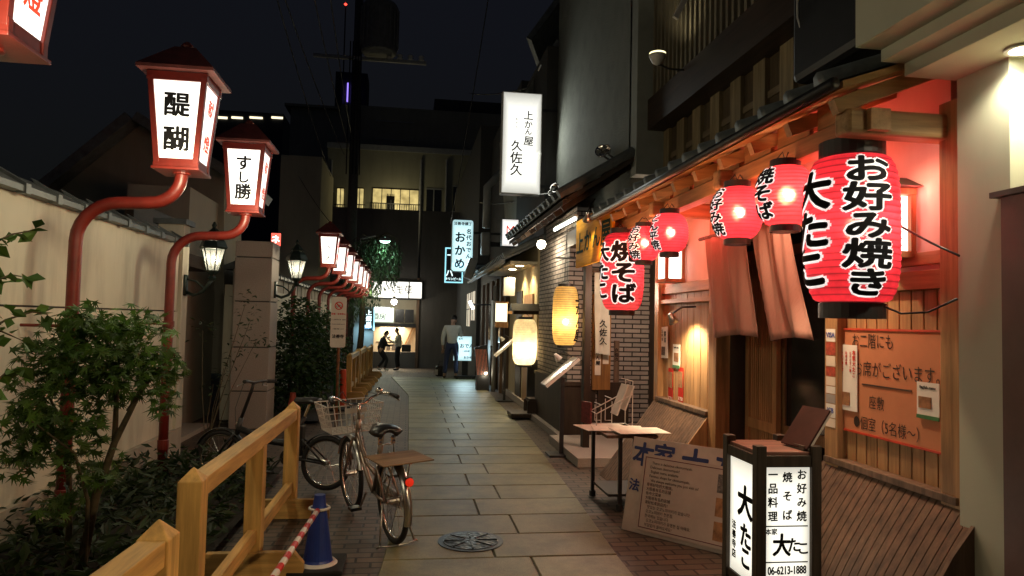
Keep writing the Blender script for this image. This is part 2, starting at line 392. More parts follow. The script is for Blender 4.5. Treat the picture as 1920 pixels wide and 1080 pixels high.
# manhole cover
t = thing('manhole_cover', 'round dark cast iron manhole cover in the stone paving', 'manhole', (.49, 5.15, .006))
MB().lathe([(.235, 0), (.235, .008), (.2, .008), (.2, .012)], (.49, 5.15, .006), 40).build('rim', black_metal, t, smooth=False)
mc, nt, b = newmat('cast_iron'); v = coords(nt); vo = N(nt, 'ShaderNodeTexVoronoi'); vo.inputs['Scale'].default_value = 26; nt.links.new(v, vo.inputs['Vector'])
nt.links.new(ramp(nt, vo.outputs['Distance'], [(.25, (.07, .075, .075)), (.5, (.02, .022, .022))]), b.inputs['Base Color']); b.inputs['Roughness'].default_value = .4; b.inputs['Metallic'].default_value = .5
bump(nt, b, vo.outputs['Distance'], .8, .01)
mb = MB().lathe([(.198, 0), (.198, .012), (.05, .015)], (.49, 5.15, .006), 40)
for k in range(8):
    a = k*math.pi/4; mb.beam((.49+.05*math.cos(a), 5.15+.05*math.sin(a), .022), (.49+.19*math.cos(a), 5.15+.19*math.sin(a), .02), .012, .008)
mb.build('plate', mc, t)
# ================================================================== LEFT SIDE
def coping(mb, x, y0, y1, z, w=.36, n=None, dirx=1):
    """row of flat coping tiles along a wall: sloping slabs with raised joints"""
    n = n or max(1, int((y1-y0)/.42)); d = (y1-y0)/n
    mb.add([(x-w/2, y0, z), (x+w/2, y0, z), (x+w/2, y1, z), (x-w/2, y1, z), (x-w/2, y0, z+.05), (x+w/2, y0, z+.04), (x+w/2, y1, z+.04), (x-w/2, y1, z+.05), (x, y0, z+.14), (x, y1, z+.14)],
           [(0,3,2,1), (0,1,5,8,4), (2,3,7,9,6), (1,2,6,5), (3,0,4,7), (5,6,9,8), (8,9,7,4)])
    for i in range(n+1):
        yy = y0+i*d
        mb.add([(x+w/2+.012, yy-.03, z-.012), (x+w/2+.012, yy+.03, z-.012), (x+w/2+.012, yy+.03, z+.055), (x+w/2+.012, yy-.03, z+.055),
                (x+w/2-.05, yy-.03, z-.012), (x+w/2-.05, yy+.03, z-.012), (x, yy+.03, z+.165), (x, yy-.03, z+.165)], [(0,1,2,3), (2,6,7,3), (0,3,7,4), (1,5,6,2), (0,4,5,1)])
WX = -2.6
w = thing('plaster_wall', 'long cream plaster wall with grey coping tiles behind the maple', 'wall', (WX, 5, 0))
box('lower_panel', (WX-.2, -1, .3), (WX, 8.65, 1.62), plaster_wall, w)
box('upper_panel', (WX-.2, -1, 1.635), (WX-.012, 8.65, 2.38), plaster_wall, w)
box('joint', (WX-.19, -1, 1.6), (WX-.03, 8.6, 1.65), dark_wall, w)
box('plinth', (WX-.2, -1, -.1), (WX+.05, 8.65, .3), plinth_mat, w)
mb = MB(); coping(mb, WX-.1, -1, 8.5, 2.38); mb.build('coping', tile_grey, w)
box('end_pier', (WX-.25, 8.5, 0), (WX+.03, 8.72, 2.62), plaster_wall, w)
mb = MB().box((WX-.29, 8.44, 2.62), (WX+.07, 8.78, 2.68)); mb.build('pier_cap', tile_grey, w)
# recessed gate with a dark wooden door
g = thing('temple_gate', 'dark wooden gate recessed between the plaster wall and the stone pillar', 'gate', (-3.1, 9.7, 0))
for y0, y1 in ((8.72, 9.68), (9.70, 10.66)):
    d = MB().box((-3.32, y0, .05), (-3.27, y1, 2.2))
    for k in range(5): d.box((-3.27, y0+.03+k*.19, .08), (-3.25, y0+.18+k*.19, 2.18))
    d.build('door', old_wood, g)
MB().box((-3.4, 8.72, 2.2), (-2.75, 10.5, 2.36)).box((-3.3, 8.72, 2.36), (-3.2, 10.5, 2.9)).build('lintel', dark_wood_h, g)
box('post', (-3.27, 9.9, 0), (-3.08, 10.08, 2.2), old_wood, g)
box('threshold', (-3.3, 8.73, 0), (-2.75, 10.62, .06), granite, g)
# stone pillar
p = thing('stone_pillar', 'tall granite block pillar beside the dark gate holding a wall lantern', 'pillar', (-2.15, 10.95, 0))
for i, (z0, z1) in enumerate(((0, .52), (.535, 1.14), (1.155, 1.79), (1.805, 2.42), (2.435, 2.66))):
    box('block', (-2.46, 10.45, z0), (-1.95, 11.0, z1), granite, p, bevel=.008)
box('core', (-2.44, 10.47, 0), (-1.97, 10.98, 2.65), dark_wall, p)
# second wall
w = thing('far_plaster_wall', 'pale plaster wall with tiled coping behind the row of far red lamps', 'wall', (-2.5, 16, 0))
box('panel', (-2.72, 11.0, 0), (-2.5, 27, 2.05), plaster_wall, w)
mb = MB(); coping(mb, -2.61, 11.22, 27, 2.3, .4); mb.build('coping', tile_grey, w)
mb = MB()
for k in range(26): mb.box((-2.66, 11.22+k*.6, 2.05), (-2.52, 11.22+k*.6+.5, 2.3))
mb.build('vent_panel', plinth_mat, w)
# red lamps
def street_lamp():
    r = thing('red_street_lamp', 'x', 'street lamp', (0, 0, 0), 'red lantern street lamps along the wall')
    pts = [(0,0,0),(0,0,1),(0,0,2.08)]
    for k in range(1, 8): a = k/7*math.pi/2; pts.append((.27-.27*math.cos(a), 0, 2.08+.27*math.sin(a)))
    pts += [(.4, 0, 2.355)]
    for k in range(1, 8): a = k/7*math.pi/2; pts.append((.46+.2*math.sin(a), 0, 2.56-.2*math.cos(a)))
    pts += [(.66, 0, 2.64)]
    MB().tube(pts, .043, 14).build('pole', red_paint, r, smooth=True)
    MB().lathe([(.12, 0), (.12, .02), (.06, .05)], (0, 0, 0), 16).build('base', red_paint, r)
    MB().tube([(-.33, .03, 1.5), (-.05, .03, 1.5), (-.05, -.06, 1.5)], .012, 6).lathe([(.047, 1.47), (.053, 1.475), (.053, 1.525), (.047, 1.53)], (0, 0, 0), 14).build('wall_clamp', red_paint, r)
    MB().lathe([(.045, 2.6), (.06, 2.605), (.06, 2.63), (.045, 2.635)], (.66, 0, -.04), 14).lathe([(.046, .0), (.05, .005), (.05, .09), (.046, .095)], (0, 0, .32), 14).build('collar', red_paint, r)
    cx = .66; z0, z1 = 2.62, 3.2; hb, ht = .142, .19
    def q(z): return hb+(ht-hb)*(z-z0)/(z1-z0)
    f = MB()
    for sx in (-1, 1):
        for sy in (-1, 1): f.beam((cx+sx*(hb-.018), sy*(hb-.018), z0), (cx+sx*(ht-.018), sy*(ht-.018), z1), .036, .036, (0, 1, 0))
    for z, h in ((z0, .06), (z1, .06)):
        k = q(z)
        for s in (-1, 1):
            f.box((cx-k-.004, s*(k-.02)-.018, z-h/2), (cx+k+.004, s*(k-.02)+.018, z+h/2)); f.box((cx+s*(k-.02)-.0175, -k+.04, z-h/2), (cx+s*(k-.02)+.0175, k-.04, z+h/2))
    f.box((cx-hb-.012, -hb-.012, z0-.045), (cx+hb+.012, hb+.012, z0-.028))
    f.build('frame', red_paint, r, bevel=.003)
    for s, nm in ((-1, 'y'), (1, 'y'), (1, 'x'), (-1, 'x')):
        a, b2 = z0+.03, z1-.03; ka, kb = q(a), q(b2); i = .014
        if nm == 'y': vs = [(cx-ka+.034, s*(ka-i), a), (cx+ka-.034, s*(ka-i), a), (cx+kb-.034, s*(kb-i), b2), (cx-kb+.034, s*(kb-i), b2)]
        else: vs = [(cx+s*(ka-i), -ka+.034, a), (cx+s*(ka-i), ka-.034, a), (cx+s*(kb-i), kb-.034, b2), (cx+s*(kb-i), -kb+.034, b2)]
        MB().add(vs, [(0,1,2,3)]).build('pane', pane_white, r)
    e = .245; zr = 3.235
    ro = MB().add([(cx-e, -e, zr), (cx+e, -e, zr), (cx+e, e, zr), (cx-e, e, zr), (cx-e, -e, zr+.022), (cx+e, -e, zr+.022), (cx+e, e, zr+.022), (cx-e, e, zr+.022),
                   (cx-.07, -.05, zr+.215), (cx+.07, -.05, zr+.215), (cx+.07, .05, zr+.215), (cx-.07, .05, zr+.215)],
                  [(0,3,2,1), (0,1,5,4), (1,2,6,5), (2,3,7,6), (3,0,4,7), (4,5,9,8), (5,6,10,9), (6,7,11,10), (7,4,8,11), (8,9,10,11)])
    ro.lathe([(.035, 0), (.045, .02), (.03, .04), (.012, .055)], (cx, 0, zr+.213), 10)
    ro.build('roof', red_roof, r)
    # red characters on the alley side
    k = q(2.91)
    sl = (ht-hb)/(z1-z0)
    letter('side_lettering', [('献', 0, .19, .125, 'v'), ('燈', 0, -.06, .125, 'v')], (cx+k-.006, 0, 2.91), (0, 1, 0), (sl, 0, 1), ink_red_glow, r, .035, .004, .1)
    return r, q, sl
lampP, lq, lsl = street_lamp()
SL = [(2.85, 'nearest red lantern street lamp, cut off by the top left corner of the photo', [('鮨', 0, .2, .17, 'v'), ('処', 0, -.02, .17, 'v')], 0.03),
      (5.15, 'red lantern street lamp reading 醍醐, its pole rising behind the maple', [('醍', -.0, .19, .17, 'v'), ('醐', -.0, -.04, .17, 'v')], .02),
      (7.1, 'red lantern street lamp reading すし勝, standing in front of the gate', [('す', 0, .21, .15, 'v'), ('し', 0, .06, .12, 'v'), ('勝', 0, -.055, .16, 'v')], .012),
      (14.3, 'first red lantern street lamp beyond the stone pillar, third with readable pane', [('う', 0, .09, .08, 'v'), ('人', 0, -.1, .1, 'v')], -.01)]
for y in (16.4, 18.4, 20.4, 22.4, 24.2, 25.6, 26.6, 27.6): SL.append((y, None, [('ふ', .04, -.1, .1, 'v')], 0))
words = ['second', 'third', 'fourth', 'fifth', 'sixth', 'seventh', 'eighth', 'last']
for i, (y, lab, txt, o) in enumerate(SL):
    r = lampP if i == 0 else copy_tree(lampP)
    r.location = (-2.25, y, -.0)
    r['label'] = lab or '%s red lantern street lamp counted from the stone pillar, in the receding far row' % words[i-4]
for r, (y, lab, txt, o) in zip([x for x in list(COL.objects) if x.name.startswith('red_street_lamp')], SL):
    lamp('street_lamp_light', 'POINT', (r.location.x+.85, y-.42, 2.5), 12 if y < 12 else 6, (1, .9, .6), .08)
    letter('front_lettering', txt, (r.location.x+.66, y-lq(2.91)+.012, r.location.z+2.91), (1, 0, 0), (0, -lsl, 1), ink, r, .03, .004, .08)
# gas lamp style wall lanterns
def gas_lamp():
    r = thing('wall_lantern', 'x', 'wall lamp', (0, 0, 0), 'dark gas lamp style lanterns flanking the gate')
    MB().box((0, -.05, -.14), (.025, .05, .1)).tube([(.02, 0, -.1), (.1, 0, -.13), (.2, 0, -.09), (.26, 0, 0), (.3, 0, .06)], .02, 8).tube([(.02, 0, .05), (.12, 0, .03), (.2, 0, -.03), (.22, 0, -.07)], .012, 6).build('bracket', dark_metal, r, smooth=True)
    c = (.3, 0, 0)
    f = MB().lathe([(.02, .04), (.05, .07), (.03, .1), (.07, .14), (.075, .16)], c, 6)
    for k in range(6):
        a = k*math.pi/3; f.tube([(.3+.07*math.cos(a), .07*math.sin(a), .16), (.3+.135*math.cos(a), .135*math.sin(a), .42)], .008, 5)
    f.lathe([(.145, .41), (.16, .43), (.13, .5), (.09, .55), (.1, .57), (.05, .63), (.02, .66), (.03, .69), (.008, .73)], c, 6)
    f.build('lantern_frame', dark_metal, r)
    gl, nt, b = newmat('lamp_clear_glass'); b.inputs['Roughness'].default_value = .05; b.inputs['Base Color'].default_value = (.8, .85, .85, 1)
    tr = N(nt, 'ShaderNodeBsdfTransparent'); mx = N(nt, 'ShaderNodeMixShader'); mx.inputs[0].default_value = .72; out = nt.nodes['Material Output']
    nt.links.new(b.outputs[0], mx.inputs[1]); nt.links.new(tr.outputs[0], mx.inputs[2]); nt.links.new(mx.outputs[0], out.inputs[0])
    MB().lathe([(.066, .165), (.128, .41)], c, 6, cap=False).build('glass', gl, r)
    MB().lathe([(.004, .26), (.013, .28), (.012, .3), (.003, .33)], c, 10).build('bulb', glow('gas_bulb', (1, .85, .6), 14), r, smooth=True)
    return r
gl0 = gas_lamp(); gl0.location = (-2.57, 8.6, 1.95); gl0['label'] = 'nearer dark wall lantern on the end of the plaster wall, left of the gate'
gl1 = copy_tree(gl0); gl1.location = (-1.95, 10.7, 2.0); gl1['label'] = 'farther dark wall lantern bracketed on the stone pillar'
for o in (gl0, gl1): lamp('gas_lamp_light', 'POINT', o.location+Vector((.3, 0, .32)), 3, (1, .85, .6), .02)

# ------------------------------------------------------------------ plants
def leaf_cloud(mb, pts, size, kind='lance', droop=.3):
    for p in pts:
        s = size*(.6+.8*random.random()); a = random.random()*2*math.pi; t = (random.random()-.5)*1.4-droop
        d = V(math.cos(a)*math.cos(t), math.sin(a)*math.cos(t), math.sin(t)); r = np.cross(d, V(0, 0, 1)+.6*rng.normal(size=3)); r /= np.linalg.norm(r); n = np.cross(r, d); p = V(*p)
        if kind == 'maple':
            out = []
            for k, (ang, L) in enumerate(((-115, .45), (-88, .2), (-62, .8), (-42, .3), (-20, .95), (-10, .4), (0, 1.05), (10, .4), (20, .95), (42, .3), (62, .8), (88, .2), (115, .45))):
                q = math.radians(ang*1.0 if k % 2 == 0 else ang); out.append(p+(d*math.cos(q)+r*math.sin(q))*L*s - n*.12*s*L*L)
            mb.add([p-d*.1*s]+out, [(0, i, i+1) for i in range(1, len(out))])
        else:
            w = .17 if kind == 'lance' else .3
            mb.add([p, p+d*s*.5+r*s*w, p+d*s-n*s*.15, p+d*s*.5-r*s*w], [(0, 1, 2), (0, 2, 3)])
def blob(c, rad, n, power=.45):
    u = rng.normal(size=(n, 3)); u /= np.linalg.norm(u, axis=1)[:, None]; return V(*c)+u*(rng.random(n)**power)[:, None]*V(*rad)
def limb(mb, pts, r0, r1, n=7):
    m = len(pts); mb.tube(pts, [r0+(r1-r0)*i/(m-1) for i in range(m)], n)
t = thing('maple_tree', 'small green maple with star shaped leaves in front of the plaster wall', 'tree', (-1.95, 4.45, .04))
mb = MB(); base = on(150, 1020, Y=4.45); base.z = .04
fork = on(215, 830, Y=4.4)
limb(mb, [base, on(180, 930, Y=4.45), fork, on(270, 720, Y=4.35), on(330, 660, Y=4.3)], .03, .008)
limb(mb, [base+Vector((-.05, 0, 0)), on(130, 900, Y=4.5), on(120, 800, Y=4.5), on(90, 740, Y=4.5)], .022, .006)
limb(mb, [fork, on(220, 720, Y=4.5), on(200, 640, Y=4.55), on(190, 580, Y=4.5)], .017, .005)
limb(mb, [on(240, 760, Y=4.38), on(310, 690, Y=4.3), on(380, 640, Y=4.1)] if False else [on(240, 770, Y=4.38), on(290, 700, Y=4.3), on(320, 700, Y=4.2)], .012, .004)
limb(mb, [base+Vector((.04, -.02, 0)), on(165, 940, Y=4.3), on(140, 850, Y=4.2), on(60, 790, Y=4.1)], .014, .004)
mb.build('trunk', bark, t, smooth=True)
mb = MB(); pts = []
for (px, py, rx, ry, n, Y) in ((200, 610, 85, 45, 200, 4.5), (130, 610, 45, 28, 60, 4.45), (110, 655, 70, 40, 130, 4.4), (235, 665, 80, 55, 260, 4.35), (290, 700, 50, 50, 140, 4.2), (170, 715, 90, 50, 230, 4.4),
                       (90, 720, 60, 55, 130, 4.4), (60, 780, 60, 35, 120, 4.3), (120, 810, 70, 50, 170, 4.3), (170, 870, 55, 45, 90, 4.3), (40, 850, 45, 50, 80, 4.3), (255, 610, 70, 25, 70, 4.4), (120, 940, 40, 40, 60, 4.4), (310, 760, 22, 26, 26, 4.2)):
    c = on(px, py, Y=Y); k = Y/F; pts += list(blob(c, (rx*k, .26, ry*k), int(n*1.1), .5))
leaf_cloud(mb, pts, .062, 'maple', .35)
mb.build('foliage', leaf_maple, t)
# leafy sprays on the far left
t = thing('broadleaf_shrub', 'sparse shrub of pointed leaves on thin stems at the left edge', 'shrub', (-1.75, 3.2, .04))
mb = MB(); lf = MB()
for path in (((-40, 470), (20, 440), (70, 430)), ((-40, 540), (20, 515), (48, 520)), ((-50, 640), (10, 600), (60, 585), (90, 590)), ((-40, 740), (10, 700), (30, 690)), ((-50, 560), (0, 620), (45, 640))):
    P3 = [on(a, b2, Y=3.15+.06*i) for i, (a, b2) in enumerate(path)]; limb(mb, P3, .006, .002, 5)
    for i in range(len(P3)-1):
        for k in range(6): leaf_cloud(lf, [P3[i].lerp(P3[i+1], (k+.5)/6)+Vector(rng.normal(size=3)*.012)], .075, 'broad', .1)
s0 = on(-60, 470, Y=3.2); limb(mb, [(s0.x-.05, 3.2, .03), (s0.x-.08, 3.2, .8), (s0.x, 3.2, 1.6), s0], .014, .006)
mb.build('stem', bark, t, smooth=True); lf.build('foliage', leaf_maple, t)
# ground cover
mb = MB(); pts = []
for _ in range(4200):
    y = 1.8+5.6*random.random(); x = -2.62+1.35*random.random(); h = .05+.26*random.random()**1.6*(1 if x < -1.5 else .55); pts.append((x, y, h))
leaf_cloud(mb, pts, .11, 'lance', -.25)
tag(mb.build('ground_cover', leaf_low, origin=(-1.9, 4, .05)), kind='stuff', label='dark low leafy ground cover under the maple and along the wall', cat='ground cover')
mb = MB(); pts = []
for (px, py) in ((470, 600), (450, 650), (380, 620), (400, 720), (460, 570), (420, 690), (480, 640)): pts += list(blob(on(px, py, Y=8.2), (.16, .2, .16), 26))
leaf_cloud(mb, pts, .06, 'lance', .1); sh = thing('wispy_bamboo', 'wispy thin stemmed plant growing before the dark gate', 'plant', (-2.2, 8.2, 0)); mb.build('foliage', leaf_low, sh)
mb = MB()
for (px, py) in ((470, 600), (450, 650), (380, 620), (400, 720), (460, 570), (420, 690), (480, 640)):
    p = on(px, py, Y=8.2); limb(mb, [(-2.2+.1*random.random(), 8.2, 0), ((p.x-2.2)/2, 8.2, p.z*.55), p], .006, .003, 5)
mb.build('stem', bark, sh)
# hedge
h = thing('round_hedge', 'large dense dark green bush below the far red lamps', 'bush', (-1.75, 13, 0))
mb = MB(); pts = []
for (c, r_, n) in (((-1.85, 12.2, .9), (.6, .9, .75), 2100), ((-1.7, 13.4, 1.0), (.55, 1.1, .85), 1700), ((-1.75, 15, .95), (.5, 1.4, .8), 1500), ((-1.8, 11.6, .5), (.55, .45, .5), 700), ((-1.9, 12.6, 1.55), (.4, .6, .42), 600), ((-1.85, 17.5, .9), (.5, 1.6, .8), 1000), ((-1.5, 12.6, .55), (.38, .8, .5), 500)):
    pts += list(blob(c, r_, n, .28))
leaf_cloud(mb, [p for p in pts if p[2] > .03], .085, 'broad', .1); mb.build('foliage', leaf_bush, h)
mb = MB()
for k in range(7): limb(mb, [(-1.8+.3*rng.normal(), 12+k*.9, 0), (-1.8, 12+k*.9, .6), (-1.8+.3*rng.normal(), 12+k*.9, 1.3)], .02, .008)
mb.build('trunk', bark, h)

# ------------------------------------------------------------------ wooden barriers
def barrier(name, label, x0, y0, x1, y1, n, midtop=False):
    t = thing(name, label, 'barrier', ((x0+x1)/2, (y0+y1)/2, 0), 'pale wooden barriers')
    d = V(x1-x0, y1-y0, 0); L = np.linalg.norm(d); d /= L; s = V(d[1], -d[0], 0)
    for i in range(n):
        p = V(x0, y0, 0)+d*L*i/(n-1); end = i in (0, n-1); h = .9 if end else .79
        a, b2 = p, p+V(0, 0, h)
        m = MB(); w_ = .052
        vs = [p+d*w_*i2+s*w_*j2+V(0, 0, z) for z in (.03, h-.04 if end else h) for (i2, j2) in ((-1,-1),(-1,1),(1,1),(1,-1))]
        if end: vs.append(p+V(0, 0, h+.02)); m.add(vs, [(0,1,2,3), (0,4,5,1), (1,5,6,2), (2,6,7,3), (3,7,4,0), (4,8,5), (5,8,6), (6,8,7), (7,8,4)])
        else: m.add(vs, [(0,1,2,3), (7,6,5,4), (0,4,5,1), (1,5,6,2), (2,6,7,3), (3,7,4,0)])
        m.build('post', fence_wood_v, t, bevel=.004)
        MB().prism([(-.32, 0), (.32, 0), (.32, .08), (.26, .15), (-.26, .15), (-.32, .08)], p-d*.03+V(0, 0, .001)-d*.055, s, (0, 0, 1), d, .05).build('foot', fence_wood_x, t, bevel=.003)
    a = V(x0, y0, .82)+d*.055; b2 = V(x1, y1, .82)-d*.055
    MB().beam(a, b2, .09, .085).build('top_rail', fence_wood, t, bevel=.004)
    a = V(x0, y0, .24)+d*.055; b2 = V(x1, y1, .24)-d*.055
    MB().beam(a, b2, .05, .085).build('bottom_rail', fence_wood, t, bevel=.003)
    return t
barrier('wooden_barrier', 'pale wooden barrier with three posts beside the black bicycle', -.93, 3.36, -.9, 5.92, 3)
barrier('wooden_barrier', 'nearest pale wooden barrier, cut off by the bottom left edge', -.9, .7, -.8, 2.52, 2)
for k, (y0, y1, lab) in enumerate(((14.2, 16.0, 'pale wooden barrier just beyond the green and orange cones'), (16.25, 18.1, 'middle pale wooden barrier in the far row below the red lamps'), (18.4, 20.4, 'farthest pale wooden barrier, before the bowing woman'))):
    barrier('wooden_barrier', lab, -1.12+.04*k, y0, -1.1+.04*k, y1, 3).location.z = gz(y1)
# cones and bar
def cone(name, label, x, y, mat, h=.46, group=None, base=True, sl=1):
    t = thing(name, label, 'cone', (x, y, gz(y)), group)
    MB().lathe([(.105*sl*h/.46, .03), (.09*sl*h/.46, .06), (.036*h/.46, h-.02), (.034*h/.46, h), (.024*h/.46, h)], (x, y, gz(y)), 28).build('body', mat, t, smooth=False)
    if base: MB().box((x-.17, y-.17, gz(y)), (x+.17, y+.17, gz(y)+.03)).build('base', rubber, t, bevel=.008)
    return t
t = cone('traffic_cone', 'blue traffic cone on a black base in front of the wooden barrier', -.53, 4.72, plain('blue_plastic', (.012, .035, .22), .4, var=.15, bmp=.05))
MB().lathe([(.105, .03), (.125, .03), (.11, .045)], (-.53, 4.72, 0), 28).build('collar', white_plastic, t)
mb = MB().tube([(-.53+.062*math.cos(a), 4.72+.062*math.sin(a), .375) for a in np.linspace(0, 2*math.pi, 20)[:-1]], .009, 8, closed=True); ring = mb
t = thing('striped_bar', 'red and white striped plastic bar hooked on the blue cone', 'bar', (-.46, 4.0, .36))
ring.build('ring', white_plastic, t, smooth=True)
rs, nt, b = newmat('red_white_stripes'); sx = N(nt, 'ShaderNodeSeparateXYZ'); nt.links.new(coords(nt), sx.inputs[0])
mm = N(nt, 'ShaderNodeMath', operation='MULTIPLY'); nt.links.new(sx.outputs[1], mm.inputs[0]); mm.inputs[1].default_value = 1/.17
fr = N(nt, 'ShaderNodeMath', operation='FRACT'); nt.links.new(mm.outputs[0], fr.inputs[0]); gt = N(nt, 'ShaderNodeMath', operation='GREATER_THAN'); nt.links.new(fr.outputs[0], gt.inputs[0]); gt.inputs[1].default_value = .5
nt.links.new(mixc(nt, gt.outputs[0], (.65, .6, .55), (.5, .02, .02)), b.inputs['Base Color']); b.inputs['Roughness'].default_value = .35
MB().tube([(-.535, 4.65, .375), (-.56, 4.2, .372), (-.64, 2.6, .37)], .017, 12).build('bar', rs, t, smooth=True)
green = plain('green_plastic', (.01, .13, .04), .45, var=.2); orange = plain('orange_plastic', (.55, .05, .01), .45, var=.2)
cone('traffic_cone', 'slim green cone standing beside the orange cone under the hedge', -1.2, 12.6, green, .6, None, True, .55)
cone('traffic_cone', 'slim orange cone standing between the green cone and the far barrier', -1.12, 12.9, orange, .68, None, True, .55)
cone('traffic_cone', 'orange cone half hidden in the dark behind the black bicycle', -1.62, 10.6, plain('dull_orange_plastic', (.3, .035, .01), .5), .5, None, True)
# notice sign on a rusty post
P0 = on(630, 790, Y=10.2)
t = thing('notice_sign', 'white no bicycle parking notice on a rusty post beside the hedge', 'sign', (P0.x, 10.2, 0))
MB().tube([(P0.x, 10.2, 0), (P0.x, 10.2, 1.9)], .022, 10).build('post', plain('rusty_steel', (.2, .085, .035), .8, .3, var=.5, scale=18), t, smooth=True)
a, b2 = on(621, 558, Y=10.17), on(648, 650, Y=10.17); c = ((a.x+b2.x)/2, 10.165, (a.z+b2.z)/2); hw, hh = .105, .355
pl = MB().prism([(-hw, -hh+.02), (-hw+.02, -hh), (hw-.02, -hh), (hw, -hh+.02), (hw, hh-.02), (hw-.02, hh), (-hw+.02, hh), (-hw, hh-.02)], V(*c)+V(0, .01, 0), EX, EZ, (0, -1, 0), .01).build('plate', plain('sign_white', (.68, .64, .55), .5, var=.1), t)
mb = MB(); cc = V(*c)+V(0, -.003, .23)
mb.add([cc+V(r_*math.cos(q), 0, r_*math.sin(q)) for q in np.linspace(0, 2*math.pi, 25)[:-1] for r_ in (.044, .058)], [(2*i, 2*i+1, (2*i+3) % 48, (2*i+2) % 48) for i in range(24)])
mb.add([cc+V(-.04, 0, .028), cc+V(-.028, 0, .04), cc+V(.04, 0, -.028), cc+V(.028, 0, -.04)], [(0, 1, 2, 3)]); mb.build('ban_symbol', ink_red, pl)
mb = MB()
for sx in (-1, 1): mb.add([cc+V(sx*.02+r_*math.cos(q), .001, -.008+r_*math.sin(q)) for q in np.linspace(0, 2*math.pi, 17)[:-1] for r_ in (.012, .017)], [(2*i, 2*i+1, (2*i+3) % 32, (2*i+2) % 32) for i in range(16)])
mb.add([cc+V(-.018, .001, -.01), cc+V(.01, .001, .015), cc+V(.014, .001, .012), cc+V(-.014, .001, -.013)], [(0, 1, 2, 3)]); mb.build('bicycle_symbol', ink, pl)
letter('red_lettering', [('駐輪・駐車禁止', 0, .115, .028, 'h')], c, EX, EZ, ink_red, pl, .03)
letter('lettering', [('ここは境内地の為、自転車', 0, .035, .0165, 'h'), ('でのかたは当寺のまわり', 0, -.03, .0165, 'h'), ('ご遠慮お願いします', 0, -.095, .0175, 'h')], c, EX, EZ, ink, pl, .02)
letter('temple_name', [('法', -.055, -.2, .058, 'h'), ('善', 0, -.2, .058, 'h'), ('寺', .055, -.2, .058, 'h')], c, EX, EZ, ink, pl, .03)
# ================================================================== BICYCLES
def ringpts(c, r, n, ax=1):
    return [(c[0]+r*math.cos(2*math.pi*k/n), c[1], c[2]+r*math.sin(2*math.pi*k/n)) for k in range(n)]
def wheel(root, c, r, tyre_r, name='wheel', spokes=18):
    w = MB().tube(ringpts(c, r-tyre_r*1.9, 40), .0085, 6, True).build('rim', chrome, None, smooth=True, origin=(0, 0, 0)); w.name = name; w.parent = root
    MB().tube(ringpts(c, r-tyre_r, 40), tyre_r, 8, True).build('tyre', rubber, w, smooth=True)
    sp = MB()
    for k in range(spokes):
        a = 2*math.pi*k/spokes; s = 1 if k % 2 else -1
        sp.tube([(c[0]+.02*math.cos(a+1.2*s), c[1]+.025*s, c[2]+.02*math.sin(a+1.2*s)), (c[0]+(r-tyre_r*1.9)*math.cos(a), c[1], c[2]+(r-tyre_r*1.9)*math.sin(a))], .0016, 4)
    sp.build('spokes', steel, w)
    MB().tube([(c[0], c[1]-.045, c[2]), (c[0], c[1]+.045, c[2])], .022, 10).build('hub', steel, w)
    return w
def arc(c, r, a0, a1, n=14): return [(c[0]+r*math.cos(a), c[1], c[2]+r*math.sin(a)) for a in np.linspace(math.radians(a0), math.radians(a1), n)]
def fender(c, r, a0, a1, w=.028):
    mb = MB(); n = 18; vs = []
    for a in np.linspace(math.radians(a0), math.radians(a1), n):
        for k in (-1, -.5, 0, .5, 1):
            rr = r-abs(k)**2*.014; vs.append((c[0]+rr*math.cos(a), c[1]+k*w, c[2]+rr*math.sin(a)))
    return mb.add(vs, [(i*5+k, i*5+k+1, (i+1)*5+k+1, (i+1)*5+k) for i in range(n-1) for k in range(4)])
bronze = plain('bronze_paint', (.3, .24, .2), .3, .7, var=.1, bmp=.03)
